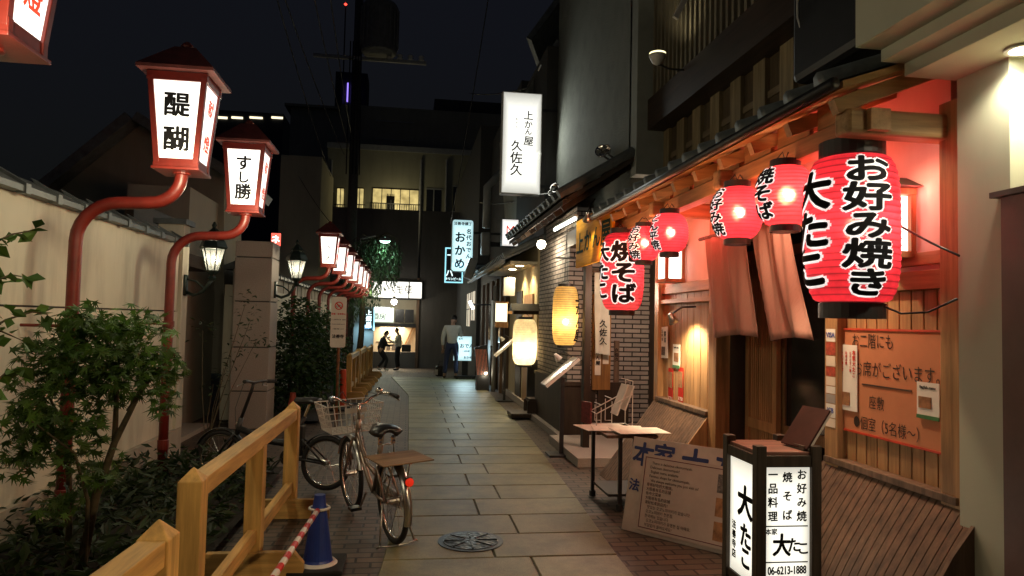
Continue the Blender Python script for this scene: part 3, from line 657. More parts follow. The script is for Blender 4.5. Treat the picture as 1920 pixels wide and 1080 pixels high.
def city_bike():
    t = thing('city_bicycle', 'silver city bicycle with white front basket parked at the path edge', 'bicycle', (0, 0, 0))
    R = .3; rc = (0, 0, R); fc = (1.0, 0, R)
    wheel(t, rc, R, .021); fw = wheel(t, fc, R, .021)
    bb = (.42, 0, .27); seat = (.24, 0, .62); head0 = (.8, 0, .64); head1 = (.76, 0, .78)
    fr = MB()
    fr.tube([bb, (.3, 0, .48), (.215, 0, .66)], .016, 10); fr.tube([bb, (.55, 0, .36), (.7, 0, .5), head0], .02, 10); fr.tube([(.36, 0, .42), (.56, 0, .46), (.7, 0, .58), (.785, 0, .7)], .016, 10); fr.tube([(.81, 0, .6), head1], .021, 10)
    for s in (-1, 1):
        fr.tube([bb, (.2, s*.045, .29), (0, s*.06, R)], .01, 8); fr.tube([(.27, 0, .54), (.2, s*.045, .5), (0, s*.06, R)], .009, 8)
    fr.build('frame', bronze, t, smooth=True)
    fk = MB()
    for s in (-1, 1): fk.tube([(.81, s*.035, .62), (.87, s*.048, .52), (.95, s*.052, .38), (1.0, s*.055, R)], .011, 8)
    fk.tube([(.81, -.045, .615), (.81, .045, .615)], .014, 8); fk.build('fork', bronze, t, smooth=True)
    fender(rc, R+.022, 40, 200).build('rear_mudguard', steel, t, smooth=True); fender(fc, R+.022, 20, 165).build('front_mudguard', steel, t, smooth=True)
    MB().tube([(.2, 0, .68), (.185, 0, .74)], .012, 8).build('seat_post', chrome, t)
    sd = MB(); vs = []
    for x, w, z in ((.06, .05, .775), (.08, .1, .79), (.14, .105, .795), (.22, .06, .79), (.3, .03, .785), (.33, .015, .775)):
        for k in range(9):
            q = -1+k/4; vs.append((x, q*w, z-.035*abs(q)**2.5-.002))
    sd.add(vs, [(i*9+k, i*9+k+1, (i+1)*9+k+1, (i+1)*9+k) for i in range(5) for k in range(8)])
    so = sd.build('saddle', black_plastic, t, smooth=True); m = so.modifiers.new('solid', 'SOLIDIFY'); m.thickness = .03; m.offset = -1
    sp = MB()
    for s in (-1, 1): sp.lathe([(.014, 0), (.018, .015), (.014, .03), (.018, .045), (.014, .06)], (.1, s*.05, .685), 8)
    sp.build('saddle_springs', chrome, t)
    ra = MB()
    for s in (-1, 1): ra.tube([(.2, s*.05, .6), (.1, s*.06, .605), (-.24, s*.06, .605)], .006, 6); ra.tube([(-.2, s*.06, .605), (-.03, s*.07, R)], .006, 6)
    ra.tube([(-.24, -.06, .605), (-.24, .06, .605)], .006, 6); ra.tube([(.12, -.06, .61), (.12, -.06, .68), (.12, .06, .68), (.12, .06, .61)], .006, 6); ra.build('rack', steel, t, smooth=True)
    MB().box((-.3, -.2, .613), (.1, .17, .622)).build('rack_board', wood('plywood', (.3, .19, .1), 1, .7, .3), t, bevel=.003)
    MB().lathe([(.03, 0), (.028, .012), (.01, .016)], (-.335, 0, .5), 16, R=np.array([[0, 0, -1.], [1, 0, 0], [0, -1, 0]])).build('rear_reflector', glow('reflector_painted_shine', (.8, .03, .01), .25), t)  # the reflector's shine is painted in as emission; it is no lamp
    MB().box((-.34, -.02, .47), (-.3, .02, .53)).build('reflector_bracket', black_plastic, t)
    hb = MB(); hb.tube([(.76, 0, .78), (.745, 0, .9)], .013, 8)
    L = [(.74, .0, .9), (.77, .06, .9), (.82, .12, .93), (.8, .2, .97), (.7, .25, .975), (.6, .26, .96)]
    hb.tube([(x, -y, z) for x, y, z in L[::-1]]+L[1:], .011, 8); hb.build('handlebar', chrome, t, smooth=True)
    for s in (-1, 1):
        MB().tube([(.68, s*.253, .972), (.56, s*.262, .957)], .017, 10).build('grip', black_plastic, t, smooth=True)
        MB().tube([(.71, s*.24, .96), (.64, s*.275, .935), (.58, s*.28, .925)], .006, 6).build('brake_lever', chrome, t, smooth=True)
    MB().lathe([(.03, 0), (.03, .02), (.02, .035), (.004, .04)], (.74, -.17, .985), 14).build('bell', chrome, t, smooth=True)
    # wire basket
    bk = MB(); x0, x1, y0, z0, z1 = .86, 1.17, .19, .66, .885; tx0, tx1, ty = .83, 1.23, .235
    def lerp(k): return (x0+(tx0-x0)*k, x1+(tx1-x1)*k, y0+(ty-y0)*k, z0+(z1-z0)*k)
    for k in (0, .25, .5, .75, 1):
        a, b2, c, z = lerp(k); bk.tube([(a, -c, z), (b2, -c, z), (b2, c, z), (a, c, z)], .005 if k in (0, 1) else .0032, 6, True)
    A, B = lerp(0), lerp(1)
    for k in range(10):
        q = -1+2*k/9
        for s in (0, 1): bk.tube([(A[s], q*A[2], A[3]), (B[s], q*B[2], B[3])], .003, 5)
        bk.tube([(A[0], q*A[2], A[3]), (A[1], q*A[2], A[3])], .003, 5)
    for k in range(9):
        q = k/8
        for s in (-1, 1): bk.tube([(A[0]+(A[1]-A[0])*q, s*A[2], A[3]), (B[0]+(B[1]-B[0])*q, s*B[2], B[3])], .003, 5)
        bk.tube([(A[0]+(A[1]-A[0])*q, -A[2], A[3]), (A[0]+(A[1]-A[0])*q, A[2], A[3])], .003, 5)
    bo = bk.build('basket', white_plastic, t)
    MB().box((.828, -.09, .82), (.836, .09, .862)).build('basket_plate', white_plastic, bo)
    MB().box((.838, -.07, .75), (.846, .03, .8)).build('basket_plate', white_plastic, bo)
    dr = MB().lathe([(.075, -.006), (.08, 0), (.075, .006)], (.42, -.05, .27), 26, R=np.array([[1., 0, 0], [0, 0, -1.], [0, 1, 0]]))
    for s in (-1, 1): dr.tube([(.42, s*.06, .27), (.42+s*.1, s*.075, .27-s*.13)], .009, 6)
    dr.build('crank', steel, t)
    for s in (-1, 1): MB().box((.42+s*.1-.045, s*.075, .27-s*.13-.012), (.42+s*.1+.045, s*.075+s*.085, .27-s*.13+.012)).build('pedal', black_plastic, t, bevel=.004)
    MB().prism([(0, .23), (.42, .19), (.5, .22), (.52, .3), (.46, .36), (.36, .34), (0, .33)], (0, -.055, 0), EX, EZ, (0, -1, 0), .022).build('chain_guard', grey_plastic, t, bevel=.006)
    ks = MB()
    for s in (-1, 1): ks.tube([(0, s*.075, R-.01), (-.03, s*.1, .14), (-.08, s*.13, .012)], .008, 6)
    ks.tube([(-.08, -.15, .012), (-.11, -.13, .03), (-.1, -.08, .012), (-.09, .08, .012), (-.11, .13, .03), (-.08, .15, .012)], .008, 6); ks.build('kickstand', steel, t, smooth=True)
    cb = MB().tube([(.7, .24, .95), (.85, .1, 1.0), (.86, .02, .85), (.8, .02, .7)], .003, 5).tube([(.7, -.24, .95), (.84, -.1, .98), (.82, -.02, .8), (.6, -.02, .45), (.1, -.05, .4)], .003, 5); cb.build('brake_cable', black_plastic, t)
    MB().box((.86, -.06, .5), (.93, .0, .57)).lathe([(.028, 0), (.03, .03)], (.93, -.03, .535), 12, R=np.array([[0, 0, 1.], [1, 0, 0], [0, 1, 0]])).build('headlight', black_plastic, t, bevel=.005)
    for s in (-1, 1): pass
    return t
cb_ = city_bike(); cb_.location = (-.06, 5.17, .004); cb_.rotation_euler = (math.radians(-3), 0, math.atan2(.92, -.36))
def mini_bike():
    t = thing('folding_bicycle', 'black small wheeled bicycle parked crosswise behind the wooden barrier', 'bicycle', (0, 0, 0))
    R = .25; rc = (0, 0, R); fc = (1.08, 0, R)
    wheel(t, rc, R, .025); wheel(t, fc, R, .025)
    fr = MB(); bb = (.42, 0, .27)
    fr.tube([(.9, 0, .52), (.6, 0, .42), (.36, 0, .4)], .03, 10); fr.tube([bb, (.3, 0, .55), (.24, 0, .66)], .018, 10)
    for s in (-1, 1): fr.tube([bb, (.2, s*.05, .27), (0, s*.06, R)], .011, 8); fr.tube([(.31, 0, .5), (.2, s*.04, .42), (0, s*.06, R)], .009, 8)
    fr.tube([(.93, 0, .44), (.89, 0, .62)], .024, 10); fr.build('frame', black_metal, t, smooth=True)
    fk = MB()
    for s in (-1, 1): fk.tube([(.93, s*.04, .47), (1.0, s*.05, .38), (1.08, s*.055, R)], .012, 8)
    fk.build('fork', black_metal, t, smooth=True)
    MB().tube([(.89, 0, .62), (.8, 0, .9), (.79, 0, .95)], .016, 10).build('stem', black_metal, t, smooth=True)
    MB().tube([(.72, -.28, .97), (.78, -.12, .97), (.79, 0, .955), (.78, .12, .97), (.72, .28, .97)], .012, 8).build('handlebar', black_metal, t, smooth=True)
    for s in (-1, 1):
        MB().tube([(.755, s*.19, .97), (.72, s*.28, .97)], .018, 8).build('grip', rubber, t); MB().tube([(.78, s*.16, .96), (.82, s*.22, .93), (.8, s*.27, .92)], .006, 5).build('brake_lever', steel, t)
    sd = MB(); vs = []
    for x, w, z in ((.1, .04, .8), (.12, .075, .81), (.18, .078, .815), (.25, .04, .81), (.34, .018, .805)):
        for k in range(9): q = -1+k/4; vs.append((x, q*w, z-.03*abs(q)**2.5))
    sd.add(vs, [(i*9+k, i*9+k+1, (i+1)*9+k+1, (i+1)*9+k) for i in range(4) for k in range(8)]); so = sd.build('saddle', black_plastic, t, smooth=True); m = so.modifiers.new('solid', 'SOLIDIFY'); m.thickness = .03; m.offset = -1
    MB().tube([(.25, 0, .64), (.2, 0, .79)], .013, 8).build('seat_post', chrome, t)
    MB().box((.24, -.04, .3), (.34, .04, .58)).build('battery', black_plastic, t, bevel=.012)
    fender(rc, R+.025, 20, 170).build('rear_mudguard', black_plastic, t, smooth=True); fender(fc, R+.025, 20, 160).build('front_mudguard', black_plastic, t, smooth=True)
    MB().tube([(.93, -.06, .55), (.97, -.06, .55)], .03, 12).build('headlight', chrome, t)
    dr = MB().lathe([(.07, -.006), (.075, 0), (.07, .006)], (.42, -.05, .27), 22, R=np.array([[1., 0, 0], [0, 0, -1.], [0, 1, 0]]))
    for s in (-1, 1): dr.tube([(.42, s*.06, .27), (.42+s*.09, s*.075, .27-s*.12)], .009, 6)
    dr.build('crank', black_metal, t)
    for s in (-1, 1): MB().box((.42+s*.09-.04, s*.075, .27-s*.12-.01), (.42+s*.09+.04, s*.075+s*.08, .27-s*.12+.01)).build('pedal', black_plastic, t, bevel=.004)
    MB().tube([(.78, -.15, .96), (.95, -.1, .95), (.98, -.03, .7), (.95, -.02, .5)], .004, 5).build('brake_cable', black_plastic, t)
    MB().tube([(.3, .1, .02), (.34, .06, .25)], .009, 6).build('kickstand', steel, t)
    return t
mbk = mini_bike(); mbk.location = (-.72, 6.75, .004); mbk.rotation_euler = (math.radians(4), 0, math.atan2(.35, -1.03))
# ================================================================== RIGHT SIDE: near cream building
olive_wall = stained('cream_render', (.5, .49, .38), (.42, .41, .32), .8, 60, .1)
b = thing('cream_building', 'pale building corner with stepped cornice at the right edge', 'building', (2.7, 2, 0))
box('corner_column', (2.6, 2.73, -.1), (3.1, 3.03, 3.0), olive_wall, b)
box('wall', (2.72, -4, -.1), (3.1, 2.728, 3.0), stained('pale_yellow_render', (.62, .6, .4), (.55, .52, .36), .8, 60, .08), b)
capz = on(1880, 368, X=2.56).z
box('wainscot', (2.58, -4, -.1), (2.718, 2.76, capz), plain('brown_panel', (.13, .06, .045), .5, var=.15), b)
box('wainscot_cap', (2.55, -4, capz), (2.717, 2.79, capz+.025), plain('brown_trim', (.07, .035, .025), .4), b)
co = MB(); zs = (2.82, 2.885, 2.945); xs = (2.33, 2.21, 2.08)
co.box((xs[0], -4, zs[0]), (3.1, 3.045, zs[1])); co.box((xs[1], -4, zs[1]), (3.1, 3.05, zs[2])); co.box((xs[2], -4, zs[2]), (3.1, 3.055, 3.6)); co.build('cornice', olive_wall, b, bevel=.004)
box('upper_wall', (2.3, -4, 3.6), (3.1, 3.04, 8), olive_wall, b)
dl = on(1925, 85, Z=2.815); dl = on(1918, 92, Z=2.815)
d = thing('soffit_downlight', 'bright round downlight under the stepped cornice at the right edge', 'ceiling light', (dl.x, dl.y, 2.81))
MB().lathe([(.07, .0), (.07, .008), (.05, .009)], (dl.x, dl.y, 2.808), 20).build('ring', white_plastic, d)
MB().lathe([(.05, 0), (.05, .004)], (dl.x, dl.y, 2.807), 20).build('lens', glow('downlight_lens', (1, .93, .75), 25), d)
lamp('cornice_light_and_fill', 'SPOT', (dl.x, dl.y, 2.78), 26, (1, .93, .68), .04, (dl.x+.15, dl.y, 0), 150, .5)
for yy in (.9, -1): lamp('cornice_light_and_fill', 'SPOT', (dl.x, yy, 2.77), 80, (1, .7, .36), .05, (-1.1, yy+2.6, .6), 58, .8)  # unseen spots added along the cornice, aimed across to brighten the fence

# ================================================================== okonomiyaki restaurant
FX = 2.7
r = thing('wooden_restaurant', 'wooden restaurant front hung with red lanterns, pink lit wall under its eave', 'restaurant', (FX, 5.5, 0))
Y0, Y1 = 3.06, 7.62
# upper storey: board wall, lattice
uw = box('upper_wall', (2.9, Y0, 2.7), (3.3, Y1, 8.5), dark_wall, r)
bt = MB(); zb0, zb1 = 2.95, 3.8
bt.box((2.86, Y0, zb0), (2.899, Y1, zb1)); bt.build('board_panel', wood('dim_boards', (.1, .07, .04), 2, .7), r)
bt = MB()
for k in range(10): yy = 3.6+k*.43; bt.box((2.82, yy, zb0), (2.858, yy+.2, zb1))
bt.build('batten', wood('pale_battens', (.26, .2, .11), 2, .7), r)
bt = MB()
for k in range(3): bt.box((2.845, Y0, 3.1+k*.36), (2.8585, Y1, 3.16+k*.36))
bt.build('cross_rail', wood('pale_rails', (.2, .15, .09), 1, .7), r)
box('ledge_beam', (2.62, Y0, 3.8), (2.9, Y1, 4.15), dark_wood_h, r)
la = MB()
for k in range(34): yy = 3.7+k*.116; la.box((2.66, yy, 4.15), (2.715, yy+.045, 7.5))
la.build('lattice', wood('lattice_slats', (.2, .17, .12), 2, .6), r)
box('lattice_back', (2.8, Y0, 4.15), (2.9, Y1, 7.5), plain('black_board', (.012, .011, .01), .8), r)
box('corner_strip', (2.5, 7.64, 3.3), (2.9, 7.92, 9), stained('strip_render', (.26, .27, .24), (.16, .165, .15), .9, 55, .5, False), r)
# eave
ex, ez = 2.05, 2.72; wx, wz = 2.9, 3.06
ro = MB(); ro.add([(ex-.03, Y0, ez+.03), (wx, Y0, wz), (wx, Y1, wz), (ex-.03, Y1, ez+.03), (ex-.03, Y0, ez+.065), (wx, Y0, wz+.035), (wx, Y1, wz+.035), (ex-.03, Y1, ez+.065)], [(0,1,2,3), (4,7,6,5), (0,4,5,1), (2,6,7,3), (0,3,7,4), (1,5,6,2)])
ro.build('roof_deck', warm_wood_x, r)
ti = MB()
for k in range(16): yy = Y0+.02+k*.29; ti.tube([(ex-.05, yy+.14, ez+.105), (wx, yy+.14, wz+.085)], .055, 8); ti.add([(ex-.05, yy, ez+.07), (ex-.05, yy+.29, ez+.07), (wx, yy+.29, wz+.05), (wx, yy, wz+.05)], [(0, 1, 2, 3)])
ti.build('roof_tiles', tile_grey, r, smooth=True)
MB().tube([(ex-.075, Y0, ez+.05), (ex-.075, Y1+.05, ez+.05)], .03, 10).build('gutter', black_metal, r, smooth=True)
sl_ = (wz-ez)/(wx-ex)
for k in range(11):
    yy = 3.2+k*.43; MB().beam((ex+.01, yy, ez-.022), (wx-.02, yy, wz-.03), .055, .075).build('rafter', warm_wood_x, r)
fa = MB()
for k in range(10): yy = 3.2+k*.43; fa.box((ex+.16, yy+.03, ez-.03), (ex+.185, yy+.38, ez+.095))
fa.build('eave_board', warm_wood_h, r)
box('purlin', (2.2, Y0+.05, 2.575), (2.31, Y1-.05, 2.684), warm_wood_h, r, bevel=.004)
for yy in (3.2, 4.65, 6.0, 7.35):
    MB().box((2.1, yy-.06, 2.56), (FX, yy+.06, 2.69)).build('tie_beam', warm_wood_x, r, bevel=.02)
# walls of the two bays, posts
def post(y, w=.13, x0=FX-.06, x1=FX+.07, z1=2.75, m=None): return box('post', (x0, y-w/2, 0), (x1, y+w/2, z1), m or warm_wood, r, bevel=.004)
yA = on(1790, 700, X=FX-.06).y; yB = on(1558, 700, X=FX-.06).y; yC = on(1333, 700, X=FX-.06).y-.02; yD = 7.3
post(yA+.03); post(yB); post(yC, .16); post(yD, .12)
def bay(y0, y1, ztop, nb):
    d = (y1-y0)/nb
    for k in range(nb):
        MB().box((FX+.004, y0+k*d+.004, .3), (FX+.022, y0+(k+1)*d-.004, ztop)).build('wall_board', warm_wood, r, bevel=.003)
    box('wall_back', (FX+.024, y0, 0), (FX+.06, y1, ztop), dark_wood, r)
    box('plaster_panel', (FX+.01, y0, ztop+.1), (FX+.06, y1, 3.0), pink_plaster, r)
    box('rail', (FX-.03, y0, ztop), (FX+.05, y1, ztop+.1), warm_wood_h, r, bevel=.004)
zr = on(1700, 545, X=FX).z; bay(yA+.095, yB-.065, zr, 9)
box('upper_rail', (FX-.015, yA+.095, zr+.13), (FX+.04, yB-.065, zr+.2), warm_wood_h, r, bevel=.004)
zl = on(1270, 550, X=FX).z; bay(yC+.08, yD-.06, zl, 8)
box('shelf_rail', (FX-.045, yC+.08, zl-.1), (FX+.0, yD-.06, zl-.06), warm_wood_h, r)
# door bay
box('door_lintel', (FX-.02, yB+.065, 2.3), (FX+.08, yC-.08, 2.46), warm_wood_h, r)
box('transom', (FX+.01, yB+.065, 2.46), (FX+.05, yC-.08, 3.0), pink_plaster, r)
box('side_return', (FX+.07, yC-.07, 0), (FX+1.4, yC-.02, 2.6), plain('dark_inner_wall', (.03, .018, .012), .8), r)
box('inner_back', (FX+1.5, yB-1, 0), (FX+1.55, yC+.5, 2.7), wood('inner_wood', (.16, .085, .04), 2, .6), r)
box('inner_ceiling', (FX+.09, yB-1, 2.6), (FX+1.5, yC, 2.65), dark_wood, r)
box('inner_light_box', (FX+1.42, 5.6, 1.93), (FX+1.49, 6.2, 2.1), glow('inner_lamp', (1, .85, .5), 1.2), r)
sd = MB(); dy0, dy1 = yB+.5, yC-.35; dx = FX+.2
def door(y0, y1, x, slat):
    t = MB()
    for yy in (y0, y1-.06): t.box((x, yy, .05), (x+.04, yy+.06, 2.25))
    for zz in (.05, .75, 2.17): t.box((x, y0+.06, zz), (x+.04, y1-.06, zz+.08))
    o = t.build('sliding_door', warm_wood if slat else wood('door_wood', (.2, .11, .05), 2), r)
    if slat:
        q = MB(); n = int((y1-y0-.12)/.035)
        for k in range(n): q.box((x+.008, y0+.065+k*.035, .14), (x+.03, y0+.083+k*.035, 2.17))
        q.build('slats', warm_wood, o)
    else: box('pane', (x+.015, y0+.06, .83), (x+.022, y1-.06, 2.17), glass_dark, o)
    return o
door(yC-.62, yC-.1, dx, True); door(yB+.5, yC-.6, dx+.05, False)
box('door_jamb', (FX+.06, yB+.065, 0), (FX+.3, yB+.13, 2.3), warm_wood, r)
# curved and sloping board skirts in front of the bays
def skirt(name, y0, y1, zt, out, n, curve):
    mb = MB(); nb = max(6, int((y1-y0)/.055)); d = (y1-y0)/nb; pf = []
    for k in range(n+1):
        q = k/n; pf.append((FX-.05-out*(math.sin(q*math.pi/2)*.5+q*.5 if curve else q), zt*(1-q)))
    for i in range(nb):
        e = .003; ya, yb = y0+i*d+e, y0+(i+1)*d-e
        vs = [(x, yy, z) for (x, z) in pf for yy in (ya, yb)]+[(x+.012, yy, z-.006) for (x, z) in pf for yy in (ya, yb)]; m = len(pf)
        fs = [(2*j, 2*j+1, 2*j+3, 2*j+2) for j in range(m-1)]+[(2*m+2*j+2, 2*m+2*j+3, 2*m+2*j+1, 2*m+2*j) for j in range(m-1)]
        fs += [(2*j, 2*j+2, 2*m+2*j+2, 2*m+2*j) for j in range(m-1)]+[(2*j+3, 2*j+1, 2*m+2*j+1, 2*m+2*j+3) for j in range(m-1)]
        mb.add(vs, fs)
    o = mb.build(name, wood('skirt_boards_'+name, (.12, .068, .038), 2, .6, .5, 20), r)
    # nail heads
    na = MB()
    for i in range(nb):
        for q in (.22, .5, .75):
            j = int(q*n); x, z = pf[j]; na.box((x-.006, y0+(i+.4)*d, z-.004), (x+.004, y0+(i+.4)*d+.012, z+.012))
    return o
skirt('curved_skirt', yA-.15, yB+.1, .76, .42, 14, True)
box('skirt_ledge', (FX-.075, yA-.02, .762), (FX+.02, yB+.06, .8), old_wood, r, bevel=.003)
MB().prism([(0, 0), (-.41, 0), (-.37, .19), (-.27, .38), (-.15, .57), (0, .755)], (FX-.06, yA-.16, 0), EX, EZ, (0, 1, 0), .02).build('skirt_side', old_wood, r)
skirt('sloped_skirt', yC+.1, yD+.05, .8, .6, 6, False)
box('skirt_ledge', (FX-.075, yC+.1, .802), (FX+.02, yD-.02, .84), old_wood, r, bevel=.003)
MB().prism([(0, 0), (-.6, 0), (0, .79)], (FX-.06, yC+.08, 0), EX, EZ, (0, 1, 0), .018).build('skirt_side', warm_wood, r)
box('door_step', (FX-.25, yB+.1, 0), (FX+1.4, yC-.1, .04), plain('step_stone', (.14, .11, .09), .6, scale=30), r)
# vent duct on the upper storey
d = thing('vent_duct', 'big black duct box on the dark upper facade above the eave', 'duct', (2.6, 3.9, 3.5))
MB().box((2.46, 3.4, 3.2), (2.85, 4.3, 8)).build('duct', black_metal, d, bevel=.05)
MB().tube([(2.45, 4.2, 3.95), (2.45, 4.2, 3.62), (2.5, 4.17, 3.4)], .007, 6).build('cable', white_plastic, d)
# flood lamps on the upper storey
p = on(1233, 103, X=2.35)
d = thing('bowl_floodlight', 'small bowl shaped lamp glowing on the dark lattice of the upper storey', 'lamp', p)
MB().lathe([(.02, -.1), (.05, -.08), (.08, -.02), (.085, 0), (.08, 0)], p, 18).build('bowl', white_plastic, d, smooth=True)
MB().lathe([(.083, 0), (.08, .018), (.05, .03), (.01, .034)], p, 18).build('lens', glow('bowl_lens', (1, .9, .45), 1.2), d)
MB().tube([p+Vector((0, 0, -.09)), p+Vector((.12, 0, -.13)), p+Vector((.33, 0, -.13))], .01, 6).build('arm', black_metal, d)
lamp('bowl_light', 'SPOT', p+Vector((0, 0, .03)), 12, (1, .9, .6), .04, p+Vector((.35, -.3, 2)), 130, .8)
p = on(1278, 15, X=2.4)
d = thing('tube_light_fixture', 'slim pale light fixture hanging from the lattice at the top of the photo', 'lamp', p)
MB().beam(p+Vector((-.06, 0, -.1)), p+Vector((.1, .02, .22)), .03, .05).build('body', white_plastic, d); MB().tube([p+Vector((.08, 0, .2)), p+Vector((.3, 0, .25))], .01, 6).build('arm', black_metal, d)
# ------------------------------------------------------------------ noren
noren_m, nt, b_ = newmat('noren_cloth'); v = coords(nt, (1, 1, 1)); wv = noise(nt, coords(nt, (1, 30, 3)), 6, 3)
nt.links.new(ramp(nt, wv, [(.3, (.29, .15, .115)), (.7, (.33, .175, .135))]), b_.inputs['Base Color']); b_.inputs['Roughness'].default_value = .9; bump(nt, b_, wv, .15, .002)
def noren(label, y0, y1, z0, z1, flare, sway, mat, x=FX-.12, name='noren'):
    t = thing(name, label, 'door curtain', (x, (y0+y1)/2, z0)); mb = MB(); n, m = 24, 16
    def pt(i, j):
        u, w = i/n, j/m; q = 1-w
        y = y0+(y1-y0)*u+sway*q**1.4; xx = x+.025*math.sin(u*13+q*2)*(.35+q)-flare*q**1.5+.012*math.sin(u*31)
        return (xx, y, z0+(z1-z0)*w+.02*math.sin(u*5)*q)
    mb.add([pt(i, j) for i in range(n+1) for j in range(m+1)], [(i*(m+1)+j, (i+1)*(m+1)+j, (i+1)*(m+1)+j+1, i*(m+1)+j+1) for i in range(n) for j in range(m)])
    o = mb.build('cloth', mat, t, smooth=True); s = o.modifiers.new('solid', 'SOLIDIFY'); s.thickness = .004; return t
zb = 1.52
noren('left half of the brown cloth curtain, hanging straight in the shop doorway', yC-.72, yC+.02, zb, 2.36, .03, -.22, noren_m)
noren('right half of the brown cloth curtain, blown aside in the shop doorway', yC-1.32, yC-.80, zb, 2.36, .04, -.33, noren_m, FX-.10)
MB().tube([(FX-.12, yB-.1, 2.375), (FX-.12, yC+.15, 2.375)], .016, 10).build('curtain_pole', old_wood, r, smooth=True)

# ------------------------------------------------------------------ red paper lanterns
red_paper = paper('red_lantern_paper', (.8, .05, .085), .23, .62, .76/22); red_paper_round = paper('red_round_lantern_paper', (.8, .05, .085), .23, .62, .335/15)
white_on_red = paper('white_lantern_ground', (.98, .95, .92), .5, .2)
cap_black = plain('lantern_cap', (.02, .016, .015), .5, var=.3)
def lantern(label, c, R, H, ribs, barrel, name='red_paper_lantern', pm=None, group='red paper lanterns under the eave', top=None, power=6, capk=.52, caph=.12, col=(1, .7, .5), bz=0.):
    t = thing(name, label, 'paper lantern', c, group)
    e = 3.6 if barrel else 2.1
    rmin = capk*.95
    def rad(z):
        u = min(1., abs(z)/(H/2)); return R*(rmin+(1-rmin)*(1-u**e)**(1/(2.2 if barrel else 1.7)))
    prof = []
    n = ribs*4
    for i in range(n+1):
        z = -H/2+H*i/n; q = (i % 4)/4; prof.append((rad(z)-R*.018*abs(math.cos(q*math.pi)), z))
    MB().lathe(prof, c, 40, cap=False).build('paper', pm or (red_paper if barrel else red_paper_round), t, smooth=True)
    for s, nm in ((1, 'top_cap'), (-1, 'bottom_cap')):
        k = R*capk
        MB().lathe([(k*.97, s*H/2-.004), (k, s*(H/2+.006)), (k, s*(H/2+caph*R*2)), (k*.93, s*(H/2+caph*R*2)), (k*.93, s*(H/2))][::s], c, 28, cap=False).build(nm, cap_black, t, smooth=False)
    top = top or 2.55
    h = MB()
    for s in (-1, 1): h.tube([(c[0]+s*R*.4, c[1], c[2]+H/2+.03), (c[0]+s*R*.1, c[1], c[2]+H/2+caph*R*2+.05), (c[0], c[1], top)], .004, 5)
    h.build('hanger', black_metal, t)
    MB().lathe([(.004, -.05), (.024, -.02), (.028, 0), (.02, .03), (.012, .05)], c+Vector((0, 0, bz)), 12).build('bulb', glow('bulb_'+name, (1, .72, .4), 12), t, smooth=True)
    lamp('lantern_bulb', 'POINT', c+Vector((.0, -.03, bz)), power, col, .03)
    if pm is None:
        lamp('added_red_spill', 'POINT', c+Vector((R+.14, 0, H*.3)), 2.5 if not barrel else 3.2, (1, .13, .1), .12)  # added lamp outside the paper, reddens the wall behind
        lamp('added_eave_fill', 'POINT', Vector((c.x-.16, c.y+.36, 2.36)), 3.5, (1, .36, .14), .08)  # added lamp beside the lantern, brightens the eave timber
    return t, rad
def ltext(t, c, rad, s, th, sz, z0, pitch=.95, wd=1.0, jig=.08, white=True, off=.05):
    it = [(s, 0, z0, sz, 'v', pitch, wd)]
    if white: wrap('lettering_outline', it, c, rad, th, white_on_red, t, off+.075, .007, jig)
    wrap('lettering', it, c, rad, th, ink, t, off, .011, jig)
c = on(1597, 432, Y=3.4)
t, rad = lantern('biggest barrel red lantern reading お好み焼き, in front of the wall lamp', c, .232, .76, 22, True, power=6, capk=.7, top=2.6, caph=.18)
ltext(t, c, rad, 'お好み焼き', math.radians(-15), .148, .352, .96, 1.6)
ltext(t, c, rad, '大たこ', math.radians(-92), .21, .29, .96, 1.4)
c = on(1382, 400, X=2.16)
t, rad = lantern('round red lantern in front of the left half of the brown curtain', c, .168, .345, 15, False, power=3, top=2.58)
ltext(t, c, rad, 'お好み焼', math.radians(-82), .082, .165, .98, 1.8)
c = on(1472, 368, X=2.18)
t, rad = lantern('round red lantern half hidden behind the biggest red lantern', c, .168, .345, 15, False, power=3, top=2.58)
ltext(t, c, rad, '焼そば', math.radians(-78), .105, .155, .98, 1.5)
c = on(1255, 437, X=2.16)
t, rad = lantern('round red lantern above the white square wall lamp', c, .16, .325, 15, False, power=2.5, top=2.58)
ltext(t, c, rad, 'とん平焼', math.radians(-76), .078, .156, .98, 1.7)
c = on(1207, 457, X=2.14)
t, rad = lantern('round red lantern overlapping the upper right of the far barrel lantern', c, .155, .315, 15, False, power=2.5, top=2.58)
ltext(t, c, rad, 'お好み焼', math.radians(-56), .078, .156, .98, 1.7)
c = on(1167, 510, X=2.2)
t, rad = lantern('barrel red lantern reading 焼そば, at the far end of the eave', c, .225, .8, 24, True, power=5, capk=.6, top=2.6)
lamp('added_brick_fill', 'POINT', (2.55, 7.95, 1.95), 26, (1, .74, .55), .15)  # added lamp without a fitting, brightens the brick return
ltext(t, c, rad, '焼そば', math.radians(-14), .22, .3, .97, 1.25)
ltext(t, c, rad, '大たこ', math.radians(-80), .2, .29, .98, 1.1)
